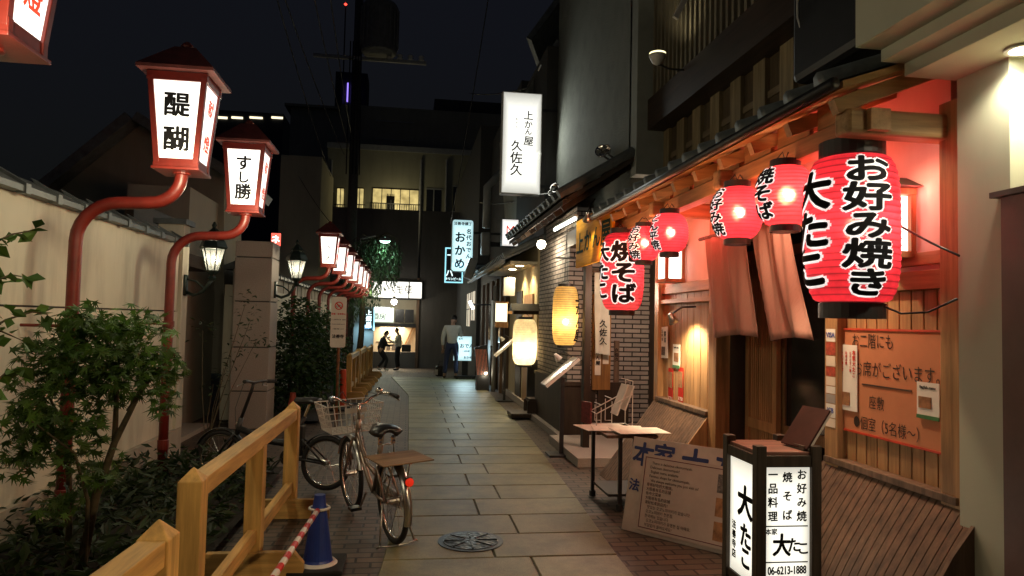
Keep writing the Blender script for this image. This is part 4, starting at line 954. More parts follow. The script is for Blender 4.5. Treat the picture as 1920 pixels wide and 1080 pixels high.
# ------------------------------------------------------------------ wall lamps with white panes
def wall_lamp(label, y, z0, z1, x, w, dep):
    t = thing('square_wall_lamp', label, 'wall lamp', (x, y, z0), 'square white wall lamps')
    f = MB()
    for sx in (0, 1):
        for sy in (-1, 1): f.box((x-dep+sx*(dep-.03), y+sy*w/2-.015, z0), (x-dep+sx*(dep-.03)+.03, y+sy*w/2+.015, z1))
    for z in (z0, z1): f.box((x-dep-.006, y-w/2-.02, z-.015), (x, y+w/2+.02, z+.018))
    f.build('frame', warm_wood, t)
    m = glow('wall_lamp_pane', (1, .95, .85), 1.3)
    g = .012
    MB().box((x-dep+g, y-w/2+g, z0+.02), (x-g, y+w/2-g, z1-.02)).build('pane', m, t)
    MB().add([(x-dep-.07, y-w/2-.08, z1+.02), (x+.0, y-w/2-.08, z1+.02), (x, y+w/2+.08, z1+.02), (x-dep-.07, y+w/2+.08, z1+.02), (x-dep*.5, y-w*.2, z1+.09), (x, y-w*.2, z1+.09), (x, y+w*.2, z1+.09), (x-dep*.5, y+w*.2, z1+.09)],
             [(0,3,2,1), (0,1,5,4), (1,2,6,5), (2,3,7,6), (3,0,4,7), (4,5,6,7)]).build('roof', dark_wood, t)
    return t
a = on(1664, 480, X=FX-.09); b2 = on(1664, 365, X=FX-.09)
wall_lamp('square wall lamp glowing on the pink wall right of the biggest red lantern', a.y, a.z, b2.z, FX, .19, .16)
a = on(1257, 527, X=FX-.1); b2 = on(1257, 478, X=FX-.1)
t = wall_lamp('square wall lamp glowing below a round red lantern on the left bay', a.y, a.z, b2.z+.06, FX, .24, .2)
letter('lettering', [('法善寺', 0, .12, .05, 'v', 1.3)], (FX-.2, a.y, (a.z+b2.z)/2+.03), (0, -1, 0), EZ, ink_red_glow, t, .02, .002)
# eave spot (bare bulb by the far lantern) and clip spot on the left bay
def spot_lamp(label, p, aim, power, wallp, r0=.05, name='spot_lamp', col=(1, .8, .5), spot=75):
    t = thing(name, label, 'spotlight', p, 'small spotlights on the shop fronts'); d = (Vector(aim)-Vector(p)).normalized()
    R = np.array(d.to_track_quat('Z', 'Y').to_matrix())
    MB().lathe([(.018, -.1), (.025, -.09), (.03, -.05), (r0, 0), (r0*.93, 0), (.02, -.05)], p, 18, R=R, cap=False).build('shade', steel, t, smooth=True)
    MB().lathe([(.012, -.04), (r0*.75, -.022), (r0*.8, -.006), (r0*.4, 0)], p, 16, R=R).build('bulb', glow('spot_bulb', (1, .88, .65), 9), t, smooth=True)
    MB().tube([p-d*.09, (p-d*.12)*.5+Vector(wallp)*.5+Vector((0, 0, .02)), wallp], .01, 6).build('arm', black_metal, t, smooth=True)
    lamp('spot', 'SPOT', p+d*.02, power, col, .03, aim, spot, .7); return t
p = on(1264, 606, X=FX-.22); spot_lamp('chrome clip spotlight aimed at the posters on the left wooden bay', p, p+Vector((.2, .0, -.4)), 34, (FX, p.y+.02, p.z+.16), spot=140)
p = on(1205, 412, X=2.3); spot_lamp('bare bulb spotlight under the far end of the eave', p, Vector((2.85, 9.4, 1.3)), 45, (2.3, p.y+.05, 2.6), spot=110)
p = on(1465, 327, X=2.42); spot_lamp('spotlight tucked under the eave behind the round lanterns', p, p+Vector((.05, .2, -.9)), 13, (2.3, p.y+.05, 2.6), spot=120)
p = Vector((2.3, 4.12, 2.47)); spot_lamp('added spotlight hidden under the eave behind the biggest red lantern', p, (2.69, 3.72, 1.1), 32, (2.3, p.y+.05, 2.6), spot=84)  # added spot, out of sight, to brighten the right bay boards
p = on(1650, 250, X=2.45); spot_lamp('small spotlight under the near end of the eave beside the tie beam', p, p+Vector((.22, -.1, -1)), 2.5, (2.4, p.y+.05, 2.6), spot=110)
# ------------------------------------------------------------------ signs and paper on the restaurant
oy0, oy1 = on(1778, 700, X=FX-.03).y, on(1574, 700, X=FX-.03).y
z1_, z0_ = on(1574, 615, X=FX-.03).z, on(1574, 805, X=FX-.03).z
t = thing('orange_notice_board', 'large orange board about upstairs seats on the right wooden bay', 'sign', (FX-.03, (oy0+oy1)/2, z0_))
or_m = plain('orange_board', (.48, .18, .08), .85, var=.08, bmp=.04)
c = V(FX-.012, (oy0+oy1)/2, (z0_+z1_)/2); Wd, Hd = oy1-oy0, z1_-z0_
MB().box((FX-.012, oy0, z0_), (FX+.002, oy1, z1_)).build('board', or_m, t)
MB().box((FX-.018, oy0, z1_-.012), (FX-.0125, oy1, z1_)).box((FX-.018, oy0, z0_), (FX-.0125, oy1, z0_+.012)).box((FX-.018, oy1-.012, z0_+.0125), (FX-.0125, oy1, z1_-.0125)).build('red_edge', plain('red_edge', (.5, .05, .02), .5), t)
letter('lettering', [('お二階にも', -.16, .24, .095, 'h', 1, .8), ('お席がございます。', .05, .075, .098, 'h', 1, .86), ('座敷', -.12, -.115, .085, 'h', 1, .8), ('●個室（5名様～）', -.03, -.245, .085, 'h', 1, .85)], c, (0, -1, 0), EZ, plain('brown_ink', (.03, .012, .006), .6, bmp=0), t, .012, .003)
MB().box((FX-.0165, oy0+.28, c[2]-.02), (FX-.0125, oy1-.2, c[2]-.012)).build('rule', plain('rule_ink', (.05, .02, .01), .6), t)
def note(name, label, y, z, w, h, x=FX-.03, items=None, mat=None, cat='notice', ik=None, extra=None, tilt=0, group=None):
    t = thing(name, label, cat, (x, y, z-h/2), group)
    p = MB().prism([(-w/2, -h/2), (w/2, -h/2), (w/2, h/2), (-w/2, h/2)], (x, y, z), (0, -math.cos(tilt), math.sin(tilt)), (0, math.sin(tilt), math.cos(tilt)), (-1, 0, 0), .004).build('sheet', mat or white_paper, t)
    if items: letter('lettering', items, (x-.004, y, z), (0, -math.cos(tilt), math.sin(tilt)), (0, math.sin(tilt), math.cos(tilt)), ik or ink, t, .03, .002)
    if extra:
        for (nm, yy, zz, ww, hh, mm) in extra: MB().box((x-.0075, y-yy-ww/2, z+zz-hh/2), (x-.0042, y-yy+ww/2, z+zz+hh/2)).build(nm, mm, t)
    return t
g_strip = plain('green_strip', (.05, .16, .05), .5); photo1 = plain('food_photo', (.3, .14, .06), .9, var=.5, scale=14); photo2 = plain('drink_photo', (.12, .1, .09), .9, var=.7, scale=50)
q = on(1592, 708, X=FX-.02)
note('paper_flyer', 'white paper flyer pinned to the left part of the orange board', q.y, q.z, .165, .4, FX-.02, [('本家大たこ', .055, .17, .032, 'v'), ('ミナミで一番', .02, .16, .02, 'v'), ('お好み焼', -.02, .16, .02, 'v'), ('うまい焼そば', -.06, .16, .02, 'v')], white_paper, 'flyer', ink_red, [('photo', -.02, -.13, .07, .08, photo1)])
q = on(1741, 752, X=FX-.02)
note('menu_sticker', 'small white english menu card with green edge on the orange board', q.y, q.z, .16, .19, FX-.02, [('English menu', 0, .07, .022, 'h')], white_paper, 'card', ink, [('green_edge', 0, -.085, .16, .02, g_strip), ('photo', -.02, -.01, .09, .06, photo1)])
q = on(1268, 668, X=FX-.01)
note('menu_card', 'white english menu card with green edge under the clip spotlight', q.y, q.z, .19, .24, FX-.006, [('English menu', 0, .09, .026, 'h')], white_paper, 'card', ink, [('green_edge', 0, -.105, .19, .03, g_strip), ('picture', .0, -.01, .12, .09, photo1)])
q = on(1246, 642, X=FX-.02)
note('flyer_bundle', 'bundle of black and white flyers hanging left of the english menu card', q.y, q.z, .2, .33, FX-.02, [('宴会', .03, .12, .06, 'v'), ('忘年会', -.05, .14, .04, 'v')], white_paper, 'flyer', ink, [('photo', -.02, -.09, .1, .09, photo2)], .05)
rp = plain('red_poster', (.45, .03, .02), .9, var=.2, spec=.1)
for px, lab in ((1257, 'left one of the two small red food posters'), (1276, 'right one of the two small red food posters')):
    q = on(px, 723, X=FX-.01); note('food_poster', lab+' below the english menu card', q.y, q.z, .125, .36, FX-.006, [('￥750', 0, -.13, .05, 'h')], rp, 'poster', white_paper, [('photo', 0, .06, .1, .16, photo1)], 0, 'red food posters')
# payment stickers on the door post
t = thing('payment_stickers', 'column of card payment stickers on the wooden door post', 'stickers', (FX-.06, yB, 1.1))
cb1 = plain('card_blue', (.03, .06, .3), .4, bmp=0); cb2 = plain('card_red', (.4, .06, .03), .4, var=.5, scale=40)
zz = on(1555, 615, X=FX-.065).z
for k, (h, m, s) in enumerate(((.085, white_paper, 'VISA'), (.085, cb2, ''), (.07, cream_paper, ''), (.06, cb2, ''), (.06, cream_paper, ''), (.05, white_paper, ''), (.06, plain('card_grey', (.35, .32, .3), .4), ''), (.09, white_paper, 'JCB'), (.06, cream_paper, ''))):
    o = MB().box((FX-.0632, yB-.048, zz-h), (FX-.0605, yB+.048, zz-.006)).build('sticker', m, t)
    if s: letter('lettering', [(s, 0, 0, .045, 'h')], (FX-.0634, yB, zz-h/2), (0, -1, 0), EZ, cb1, o, .03, .0012)
    zz -= h
# ------------------------------------------------------------------ lit sign box in the foreground
def lit_box():
    t = thing('lit_sign_box', 'dark wood framed white lit box sign reading お好み焼 in the foreground', 'sign', (0, 0, 0))
    w, dp, h, p = .36, .42, .96, .055
    f = MB()
    for sx in (-1, 1):
        for sy in (0, 1):
            x, y = sx*(w/2-p/2), sy*(dp-p)+p/2
            MB().box((x-p/2, y-p/2, 0), (x+p/2, y+p/2, h+.02)).build('post', box_wood, t, bevel=.004)
    for z in (.07, h-.09):
        for yy in (.006, dp-.046): f.box((-w/2+p, yy, z), (w/2-p, yy+.04, z+.06))
        for xx in (-w/2+.006, w/2-.046): f.box((xx, p, z+.001), (xx+.04, dp-p, z+.059))
    f.build('rail', box_wood, t, bevel=.003)
    MB().box((-w/2+.02, .02, h-.03), (w/2-.02, dp-.02, h-.012)).build('top_board', wood('box_top', (.3, .14, .1), 0, .5), t, bevel=.003)
    hw = w/2-p; pb = .24
    m = backlit('box_panel', (1, .96, .82), .62, (0, 2), 0, .5); m2 = backlit('box_side_panel', (1, .96, .82), .62, (1, 2), 0, .5)
    MB().box((-hw, .024, pb), (hw, .03, h-.09)).build('front_panel', m, t)
    MB().box((-w/2+.024, p, pb), (-w/2+.03, dp-p, h-.09)).build('side_panel', m2, t); MB().box((w/2-.03, p, pb), (w/2-.024, dp-p, h-.09)).build('side_panel', m2, t)
    MB().box((-hw, dp-.03, pb), (hw, dp-.024, h-.09)).build('back_panel', m, t)
    MB().box((-w/2+.01, .01, pb-.04), (w/2-.01, dp-.01, pb)).build('bottom_board', box_wood, t)
    zc = .6
    letter('lettering', [('お好み焼', .08, .265, .056, 'v', 1.28), ('焼そば', 0.0, .265, .056, 'v', 1.75), ('一品料理', -.08, .265, .056, 'v', 1.28), ('本家', -.088, -.065, .034, 'h'), ('大', -.03, -.135, .125, 'h', 1, .85), ('た', .038, -.135, .08, 'h'), ('こ', .09, -.152, .07, 'h'), ('06-6213-1888', 0, -.262, .056, 'h', 1, .66)], (0, .024, zc), EX, EZ, ink, t, .035, .002, .06)
    MB().box((-hw+.005, .0215, zc-.04), (hw-.01, .0235, zc-.034)).box((-hw+.005, .0215, zc-.225), (hw-.01, .0235, zc-.219)).build('rule', ink, t)
    letter('side_lettering', [('大', .03, .14, .18, 'v'), ('た', .04, -.06, .14, 'v'), ('こ', .04, -.18, .13, 'v'), ('法善寺店', -.1, -.08, .05, 'v')], (-w/2+.024, dp/2, zc), (0, -1, 0), EZ, ink, t, .05, .002, .05)
    return t
lb = lit_box()
cf = Vector((1.99, 3.47, 0))
lb.location = (cf.x, cf.y, 0); lb.rotation_euler = (0, 0, math.radians(-1))
LR = Matrix.Rotation(math.radians(-1), 4, 'Z'); LP = lambda x, y, z: Vector((cf.x, cf.y, 0))+(LR @ Vector((x, y, z)))
# slanted menu holder leaning on top of the box
t = thing('menu_holder', 'brown slanted menu folder standing on the lit sign box', 'menu stand', LP(.1, .26, .95))
q0 = on(1463, 829, Z=.962); dv = Vector((.12, -1, 0)).normalized(); sv = Vector((.58, .0, .81)); sv = (sv-dv*sv.dot(dv)).normalized(); nn = dv.cross(sv)
MB().prism([(0, 0), (.22, 0), (.22, .25), (0, .25)], q0, dv, sv, -nn, .012).build('cover', plain('brown_leatherette', (.05, .017, .012), .75, spec=.2), t, bevel=.003)
MB().prism([(.005, .004), (.216, .004), (.216, .245), (.005, .245)], q0-nn*.0125, dv, sv, -nn, .014).build('pages', cream_paper, t)
MB().box((q0.x+.02, q0.y-.2, .947), (q0.x+.12, q0.y-.02, .975)).build('foot', box_wood, t)
# ------------------------------------------------------------------ leaning english sign
A, B, = on(1165, 992, Z=.0), on(1375, 1045, Z=.0)
t = thing('leaning_menu_board', 'big weathered white board with blue brush writing leaning by the table', 'sign', (A+B)/2)
Rv = (B-A).normalized(); L = (B-A).length; nv = Vector((Rv.y, -Rv.x, 0)); Uv = (Vector((0, 0, 1))*math.cos(.2)-nv*math.sin(.2)).normalized(); Hh = .72
nn = Rv.cross(Uv)
bd = MB().prism([(0, 0), (L, 0), (L, Hh), (.015, Hh)], A, Rv, Uv, -nn, .02).build('board', plain('old_white_board', (.43, .34, .28), .6, var=.2, scale=4), t, bevel=.003)
letter('brush_lettering', [('本', .12, Hh-.13, .19, 'h'), ('家', .3, Hh-.12, .19, 'h'), ('大', .56, Hh-.14, .24, 'h'), ('た', .82, Hh-.13, .22, 'h'), ('法', .07, Hh-.37, .1, 'h')], A, Rv, Uv, ink_blue, t, .03, .003, .1)
i0, i1, j0, j1 = .13, L, .03, Hh-.12
A2 = A+nn*.006
MB().prism([(i0, j0), (i1, j0), (i1, j1), (i0, j1)], A2, Rv, Uv, nn, .006).build('poster', plain('poster_paper', (.43, .33, .27), .6, var=.08), t)
fr = MB(); e = .006
for (x0, y0, x1, y1) in ((i0+.02, j0+.02, i1, j0+.02+e), (i0+.02, j1-.02-e, i1, j1-.02), (i0+.02, j0+.02+e, i0+.02+e, j1-.02-e)): fr.prism([(x0, y0), (x1, y0), (x1, y1), (x0, y1)], A2+nn*.0065, Rv, Uv, nn, .001)
fr.build('poster_border', plain('maroon_line', (.12, .02, .03), .6), t)
lines = ['There is delicious okonomiyaki.', 'Delicious okonomiyaki!', 'English menu available', 'Famous shops for okonomiyaki.', 'We always welcome you just visit us!', '有很好吃的大阪烧。', '大阪最有名的店铺', '有中文菜单', '大阪很有名的店铺', '请轻松来到店内！', '맛있는 오코노미야키가 있습니다.', '오코노미야키 전문점.', '한국메뉴 있습니다', '오코노미야키가 유명한 집 이에요.', '부담없이 들어오세요!']
it = []
for k, s in enumerate(lines):
    n = sum(1.0 if ord(ch) > 0x2000 else .48 for ch in s); sz = .029; it.append((s, i0+.055+n*sz/2*.92, j1-.06-k*.033, sz, 'h', 1, .92))
letter('lettering', it, A2+nn*.006, Rv, Uv, ink, t, .012, .002)
for k in range(3):
    y0 = j1-.19-k*.165
    MB().prism([(i1-.16, y0), (i1-.005, y0), (i1-.005, y0+.13), (i1-.16, y0+.13)], A2+nn*.0065, Rv, Uv, nn, .001).build('food_photo', photo1 if k else photo2, t)
# ------------------------------------------------------------------ table with rack and papers
P0 = on(1112, 935, Z=0); tx, ty = P0.x, P0.y
t = thing('trolley_table', 'narrow dark metal trolley table holding menu sheets beside the board', 'table', (tx+.28, ty+.05, 0))
th = .62; x0, x1, y0, y1 = tx+.02, tx+.42, ty-.42, ty+.1
for (x, y) in ((x0, y1), (x1, y1), (x0+.1, y0), (x1, y0)): MB().box((x-.015, y-.015, .05), (x+.015, y+.015, th)).build('leg', black_metal, t); MB().lathe([(.01, .0), (.03, .004), (.03, .05), (.01, .055)], (x, y, 0), 10).build('castor', rubber, t)
MB().box((x0-.03, y0-.03, th), (x1+.03, y1+.03, th+.025)).build('top', old_wood, t, bevel=.004)
MB().box((x0, y0, .12), (x1, y1, .14)).build('shelf', black_metal, t)
for k, (dx, dy, rz, lab) in enumerate(((.06, -.0, .2, 'cream menu sheet lying flat at the back of the trolley table'), (.16, -.12, -.15, 'cream menu sheet in the middle of the pile on the trolley table'), (.3, -.3, .05, 'cream menu sheet hanging over the front right corner of the trolley table'))):
    s = MB(); Rz = Matrix.Rotation(rz, 3, 'Z'); pts = [Rz @ Vector((a, b2, 0)) for a, b2 in ((-.23, -.16), (.23, -.16), (.23, .16), (-.23, .16))]
    z = th+.027+k*.007; s.add([(x0+dx+p.x, y0+.4+dy+p.y, z+.002*i) for i, p in enumerate(pts)]+[(x0+dx+p.x, y0+.4+dy+p.y, z+.004+.002*i) for i, p in enumerate(pts)], [(3,2,1,0), (4,5,6,7), (0,1,5,4), (1,2,6,5), (2,3,7,6), (3,0,4,7)])
    tag(s.build('menu_sheet', white_paper), lab, 'menu', 'menu sheets on the trolley table')
t = thing('leaflet_rack', 'white wire leaflet rack standing on the trolley table', 'rack', (x0+.2, y1, th+.03))
rk = MB(); z = th+.03; X0, X1 = x0+.0, x0+.34
for yy in (y1-.0, y1+.08, y1-.1):
    pass
for s, yy in ((0, y1-.1), (1, y1+.12)):
    rk.tube([(X0, yy, z), (X1, yy, z), (X1, yy, z+.42), (X1-.04, yy, z+.43)], .005, 6)
    rk.tube([(X0, yy, z), (X0, yy, z+.12), (X1, yy, z+.3)], .005, 6)
    for q in (.3, .6): rk.tube([(X0+q*.34, yy, z+.03), (X0+q*.34-.06, yy, z+.03), (X0+q*.34-.06, yy, z+.12+q*.19)], .004, 6)
for (xx, zz) in ((X0, z), (X1, z), (X0, z+.12), (X1, z+.3), (X1, z+.42), (X0+.04, z+.2), (X0+.14, z+.26)): rk.tube([(xx, y1-.1, zz), (xx, y1+.12, zz)], .004, 6)
rk.build('wire_frame', white_plastic, t)
for k in range(2):
    s = MB().prism([(-.1, 0), (.1, 0), (.1, .3-.06*k), (-.1, .3-.06*k)], (X0+.2+.07*k, y1+.0-.02*k, z+.1+.05*k), (0, -1, 0), (.35, 0, .94), (-.94, 0, .35), .012)
    tag(s.build('leaflet', white_paper), ('taller' if not k else 'shorter')+' pale leaflet leaning in the white wire rack', 'leaflet', 'leaflets in the wire rack')
t = MB().prism([(-.08, 0), (.08, 0), (.08, .2), (-.08, .2)], (X0-.02, y1+.16, z), (.3, -.95, 0), EZ, (-.95, -.3, 0), .02)
tag(t.build('menu_booklet', plain('dark_red_booklet', (.16, .03, .03), .5, var=.6, scale=30)), 'dark red menu booklet standing at the back left of the trolley table', 'booklet')
tag(MB().tube([on(1690, 425, X=2.5)+Vector((0, 0, 0)), on(1745, 455, X=2.55), on(1800, 480, X=2.6)], .006, 6).build('power_cable', black_plastic, smooth=True), 'thin dark cable stretched from the big lantern to the corner column', 'cable')
tag(MB().tube([on(1635, 565, X=2.35), on(1690, 588, X=2.45), on(1740, 585, X=2.55), on(1795, 560, X=2.6)], .006, 6).build('power_cable', black_plastic, smooth=True), 'sagging dark cable below the big lantern across the wooden boards', 'cable')
# ================================================================== oden shop (brick entrance, stucco upper wall)
KX = 2.15
k = thing('brick_restaurant', 'restaurant with thin brick entrance, stucco upper wall and low tiled roof', 'restaurant', (2.5, 9.6, 0))
box('stucco_wall', (2.5, 7.86, 2.9), (3.2, 12.1, 10), stucco, k)
box('brick_front', (KX, 9.4, .75), (KX+.4, 11.6, 2.85), brick_thin, k)
box('brick_return', (KX+.401, 9.402, .0), (3.6, 9.7, 3.1), brick_thin, k)
box('wooden_base', (KX-.04, 9.36, 0), (KX+.39, 11.6, .75), dark_wood, k)
box('base_rail', (KX-.06, 9.34, .75), (KX+.3, 11.6, .8), dark_wood_h, k)
box('recess_base', (KX+.42, 9.34, 0), (3.0, 9.4, .8), dark_wood, k)
box('recess_back', (3.3, 7.7, 0), (3.4, 9.4, 3), dark_wood, k)
box('post', (KX-.03, 8.36, 0), (KX+.05, 8.48, 2.75), dark_wood, k)
box('lintel', (KX-.04, 7.72, 2.62), (KX+.1, 9.36, 2.82), dark_wood_h, k)
pw = on(1128, 640, Y=9.33); box('entry_panel', (pw.x-.12, 9.33, .7), (pw.x+.13, 9.401, 2.0), wood('entry_panel_wood', (.36, .17, .05), 2), k)
for dx, zz, s in ((-.05, 1.15, '上かん屋'), (.06, 1.3, '定食')):
    o = MB().box((pw.x+dx-.04, 9.318, zz-.25), (pw.x+dx+.04, 9.328, zz+.2)).build('plaque', cream_paper, k); letter('lettering', [(s, 0, .17, .07, 'v')], (pw.x+dx, 9.318, zz), EX, EZ, ink, o, .03, .002)
pq = on(1156, 680, Y=9.38); o = MB().box((pq.x-.035, 9.37, pq.z-.28), (pq.x+.035, 9.399, pq.z+.3)).build('name_plate', old_wood, k); letter('lettering', [('久佐久', 0, .2, .06, 'v')], (pq.x, 9.37, pq.z), EX, EZ, ink, o, .03, .002)
box('step', (KX-.25, 7.7, 0), (3.3, 9.3, .1), granite, k)
box('side_step', (KX-.12, 9.3, 0), (KX+.2, 11.9, .09), granite, k)
# roof: gable end facing us
rx0, rz0, rx1, rz1 = 1.68, 2.92, 2.5, 3.46
ro = MB(); ro.prism([(rx0, rz0), (rx1, rz1), (rx1, rz1+.06), (rx0, rz0+.06)], (0, 7.72, 0), EX, EZ, (0, 1, 0), 4.3); ro.build('roof_deck', plain('roof_underside', (.06, .04, .028), .8), k)
ti = MB(); n = 14
for i in range(n+1):
    yy = 7.74+i*4.25/n; ti.tube([(rx0-.05, yy, rz0+.12), (rx1, yy, rz1+.12)], .06, 8)
for i in range(4):
    q0, q1 = i/4, (i+1)/4+.02
    a, c2 = (rx0+(rx1-rx0)*q0-.03, rz0+(rz1-rz0)*q0+.075), (rx0+(rx1-rx0)*q1, rz0+(rz1-rz0)*q1+.055)
    ti.prism([a, c2, (c2[0], c2[1]+.03), (a[0], a[1]+.03)], (0, 7.70, 0), EX, EZ, (0, 1, 0), 4.34)
ti.build('roof_tiles', tile_grey, k, smooth=False)
for i in range(10): MB().beam((rx0+.02, 7.85+i*.43, rz0-.03), (rx1, 7.85+i*.43, rz1-.03), .05, .06).build('rafter', dark_wood, k)
box('barge_board', (1.7, 7.66, 2.98), (1.75, 7.70, 3.0), dark_wood, k)
box('soffit_panel', (KX+.02, 7.75, 2.9), (2.52, 9.3, 2.93), plain('pale_soffit', (.4, .36, .27), .7), k)
box('brick_head', (KX+.1, 9.42, 2.85), (2.55, 11.6, 3.2), brick_thin, k)
# fluorescent tube, signs
a, b2 = on(1040, 431, X=1.95), on(1079, 410, X=1.95)
t = thing('fluorescent_tube', 'thin white fluorescent tube under the low tiled roof', 'lamp', (a+b2)/2)
MB().tube([a, b2], .018, 10).build('tube', glow('tube_glow', (.95, 1, .92), 5), t); MB().beam(a+Vector((.01, 0, .035)), b2+Vector((.01, 0, .035)), .05, .025).build('holder', white_plastic, t)
c = on(1112, 452, X=KX-.05)
ya, yb = on(1083, 450, X=KX-.06).y, on(1150, 450, X=KX-.06).y
t = thing('yellow_wood_signboard', 'yellow wooden signboard reading 上かん屋 over the brick entrance', 'sign', (KX-.06, (ya+yb)/2, 2.25))
z0, z1 = on(1085, 502, X=KX-.06).z, on(1085, 418, X=KX-.06).z
MB().box((KX-.08, yb, z0), (KX-.045, ya, z1+.02)).build('board', wood('yellow_board', (.62, .27, .02), 1, .8, .2, spec=.05), t, bevel=.004)
wds = (ya-yb)
letter('lettering', [('上', -wds*.36, 0, .28, 'h', 1, 1.3), ('か', -wds*.12, 0, .28, 'h', 1, 1.3), ('ん', wds*.12, 0, .28, 'h', 1, 1.3), ('屋', wds*.36, 0, .3, 'h', 1, 1.3)], (KX-.08, (ya+yb)/2, (z0+z1)/2), (0, -1, 0), EZ, plain('green_ink', (.015, .04, .03), .95, spec=.05, bmp=0), t, .03, .003, .1)
lamp('sign_spot', 'SPOT', (KX-.3, (ya+yb)/2+.15, z1+.25), 2.0, (1, .78, .4), .03, (KX, (ya+yb)/2+.15, z0+.1), 110, .7)
def ball(label, p, r, s, col=(1, .85, .6), power=6, name='bulb_lamp'):
    t = thing(name, label, 'lamp', p); MB().lathe([(.004, -r), (r*.7, -r*.7), (r, 0), (r*.7, r*.7), (.004, r)], p, 16).build('bulb', glow('ball_'+name, col, s), t, smooth=True)
    MB().lathe([(r*.5, r*.8), (r*.45, r*1.8)], p, 12).build('socket', black_metal, t)
    lamp('bulb_light', 'POINT', p+Vector((-.02, -.05, -r-.03)), power, col, .05); return t
p = on(1015, 458, X=1.9); ball('round bare bulb glowing under the far end of the low tiled roof', p, .07, 12, power=14)
p = on(1102, 412, X=1.95); sp = spot_lamp('black outdoor spotlight at the near end of the low tiled roof', p, Vector((2.45, 9.2, 1.4)), 22, p+Vector((.1, .1, .25)), .06, 'outdoor_spotlight', (1, .85, .5), 44)
# white banner
cloth = plain('white_cloth', (.62, .58, .48), .9, var=.08)
pb = on(1130, 585, Y=9.2)
t = thing('white_banner', 'white hanging cloth banner reading 久佐久 in the brick entrance', 'banner', (pb.x, 9.2, pb.z))
z0, z1 = on(1130, 662, Y=9.2).z, on(1130, 510, Y=9.2).z; mb = MB()
for i in range(9):
    for j in range(13): mb.v.append((pb.x-.09+.2*i/8+.03*(j/12)-.03, 9.2+.02*math.sin(i*1.1+j*.3), z1+(z0-z1)*j/12-.03*(i/8)))
mb.f = [(i*13+j, i*13+j+1, (i+1)*13+j+1, (i+1)*13+j) for i in range(8) for j in range(12)]
mb.build('cloth', cloth, t, smooth=True); letter('lettering', [('久佐久', .0, -.1, .11, 'v')], (pb.x-.0, 9.165, pb.z), EX, EZ, ink, t, .02, .01, .1)
MB().tube([(pb.x-.16, 9.2, z1), (pb.x+.16, 9.2, z1)], .01, 6).build('rod', old_wood, t)
# yellow lantern with ribs
H_YL = 112/F*9.1/26
yl = paper('yellow_lantern_paper', (.9, .62, .22), .15, .6, H_YL)
c = on(1060, 592, Y=9.1); R = 50/2/F*9.1; H = 112/F*9.1
t, rad = lantern('yellow ribbed paper lantern hanging at the corner of the brick entrance', c, R, H, 26, True, 'yellow_paper_lantern', yl, 'pale paper lanterns of the oden shops', 2.85, 6, .62, .1, (1, .8, .5), -.08)
ltext(t, c, rad, '上かん屋', math.radians(60), .17, .34, 1.0, 1.0, .08, False, .04)
MB().tube([(c.x-.15, c.y, 2.45), (c.x+.1, c.y, 2.45), (c.x+.3, c.y+.2, 2.5)], .012, 6).build('bracket', black_metal, t)
# menu stands with a lamp
def menu_stand(label, px, py, hgt, ang):
    B = on(px, py, Z=0); t = thing('menu_stand', label, 'menu stand', B, 'lamp lit menu stands on the pavement')
    MB().box((B.x-.17, B.y-.14, .0), (B.x+.17, B.y+.14, .02)).build('base', black_metal, t, bevel=.004)
    MB().box((B.x-.025, B.y-.015, .02), (B.x+.025, B.y+.015, hgt)).build('post', black_metal, t)
    d = Vector((math.cos(ang), 0, math.sin(ang))); u = Vector((-math.sin(ang), 0, math.cos(ang)))
    O = Vector((B.x, B.y-.02, hgt+.06))
    MB().prism([(-.27, -.02), (.27, -.02), (.27, .02), (-.27, .02)], O, d, u, (0, 1, 0), .32).build('board', black_metal, t, bevel=.003)
    MB().prism([(-.26, .0205), (.26, .0205), (.26, .0245), (-.26, .0245)], O+Vector((0, .01, 0)), d, u, (0, 1, 0), .3).build('menu_page', white_paper, t)
    MB().prism([(-.265, -.018), (.265, -.018), (.265, .018), (-.265, .018)], O+Vector((0, -.006, 0)), d, u, (0, 1, 0), .0055).build('front_edge', white_paper, t)
    L = O+u*.16+d*.08+Vector((0, .12, 0))
    MB().tube([O+d*.24+Vector((0, .3, .02)), L+d*.1+u*.03, L], .008, 6).build('lamp_arm', black_metal, t, smooth=True)
    MB().lathe([(.02, -.06), (.05, .03), (.045, .03), (.016, -.05)], L, 14, R=np.array((-u).to_track_quat('Z', 'Y').to_matrix()), cap=False).build('lamp_shade', white_plastic, t, smooth=True)
    MB().lathe([(.01, -.02), (.035, .015), (.03, .024), (.01, .026)], L, 12, R=np.array((-u).to_track_quat('Z', 'Y').to_matrix())).build('bulb', glow('menu_bulb', (1, .9, .7), 6), t)
    lamp('menu_light', 'SPOT', L-u*.035, 5, (1, .88, .65), .02, O, 140, .5)
    return t
menu_stand('nearer black menu stand with lamp, tilted board beside the wooden base', 1052, 853, .93, math.radians(40))
menu_stand('farther black menu stand with lamp, beside the white stand lantern', 945, 752, 1.0, math.radians(42))
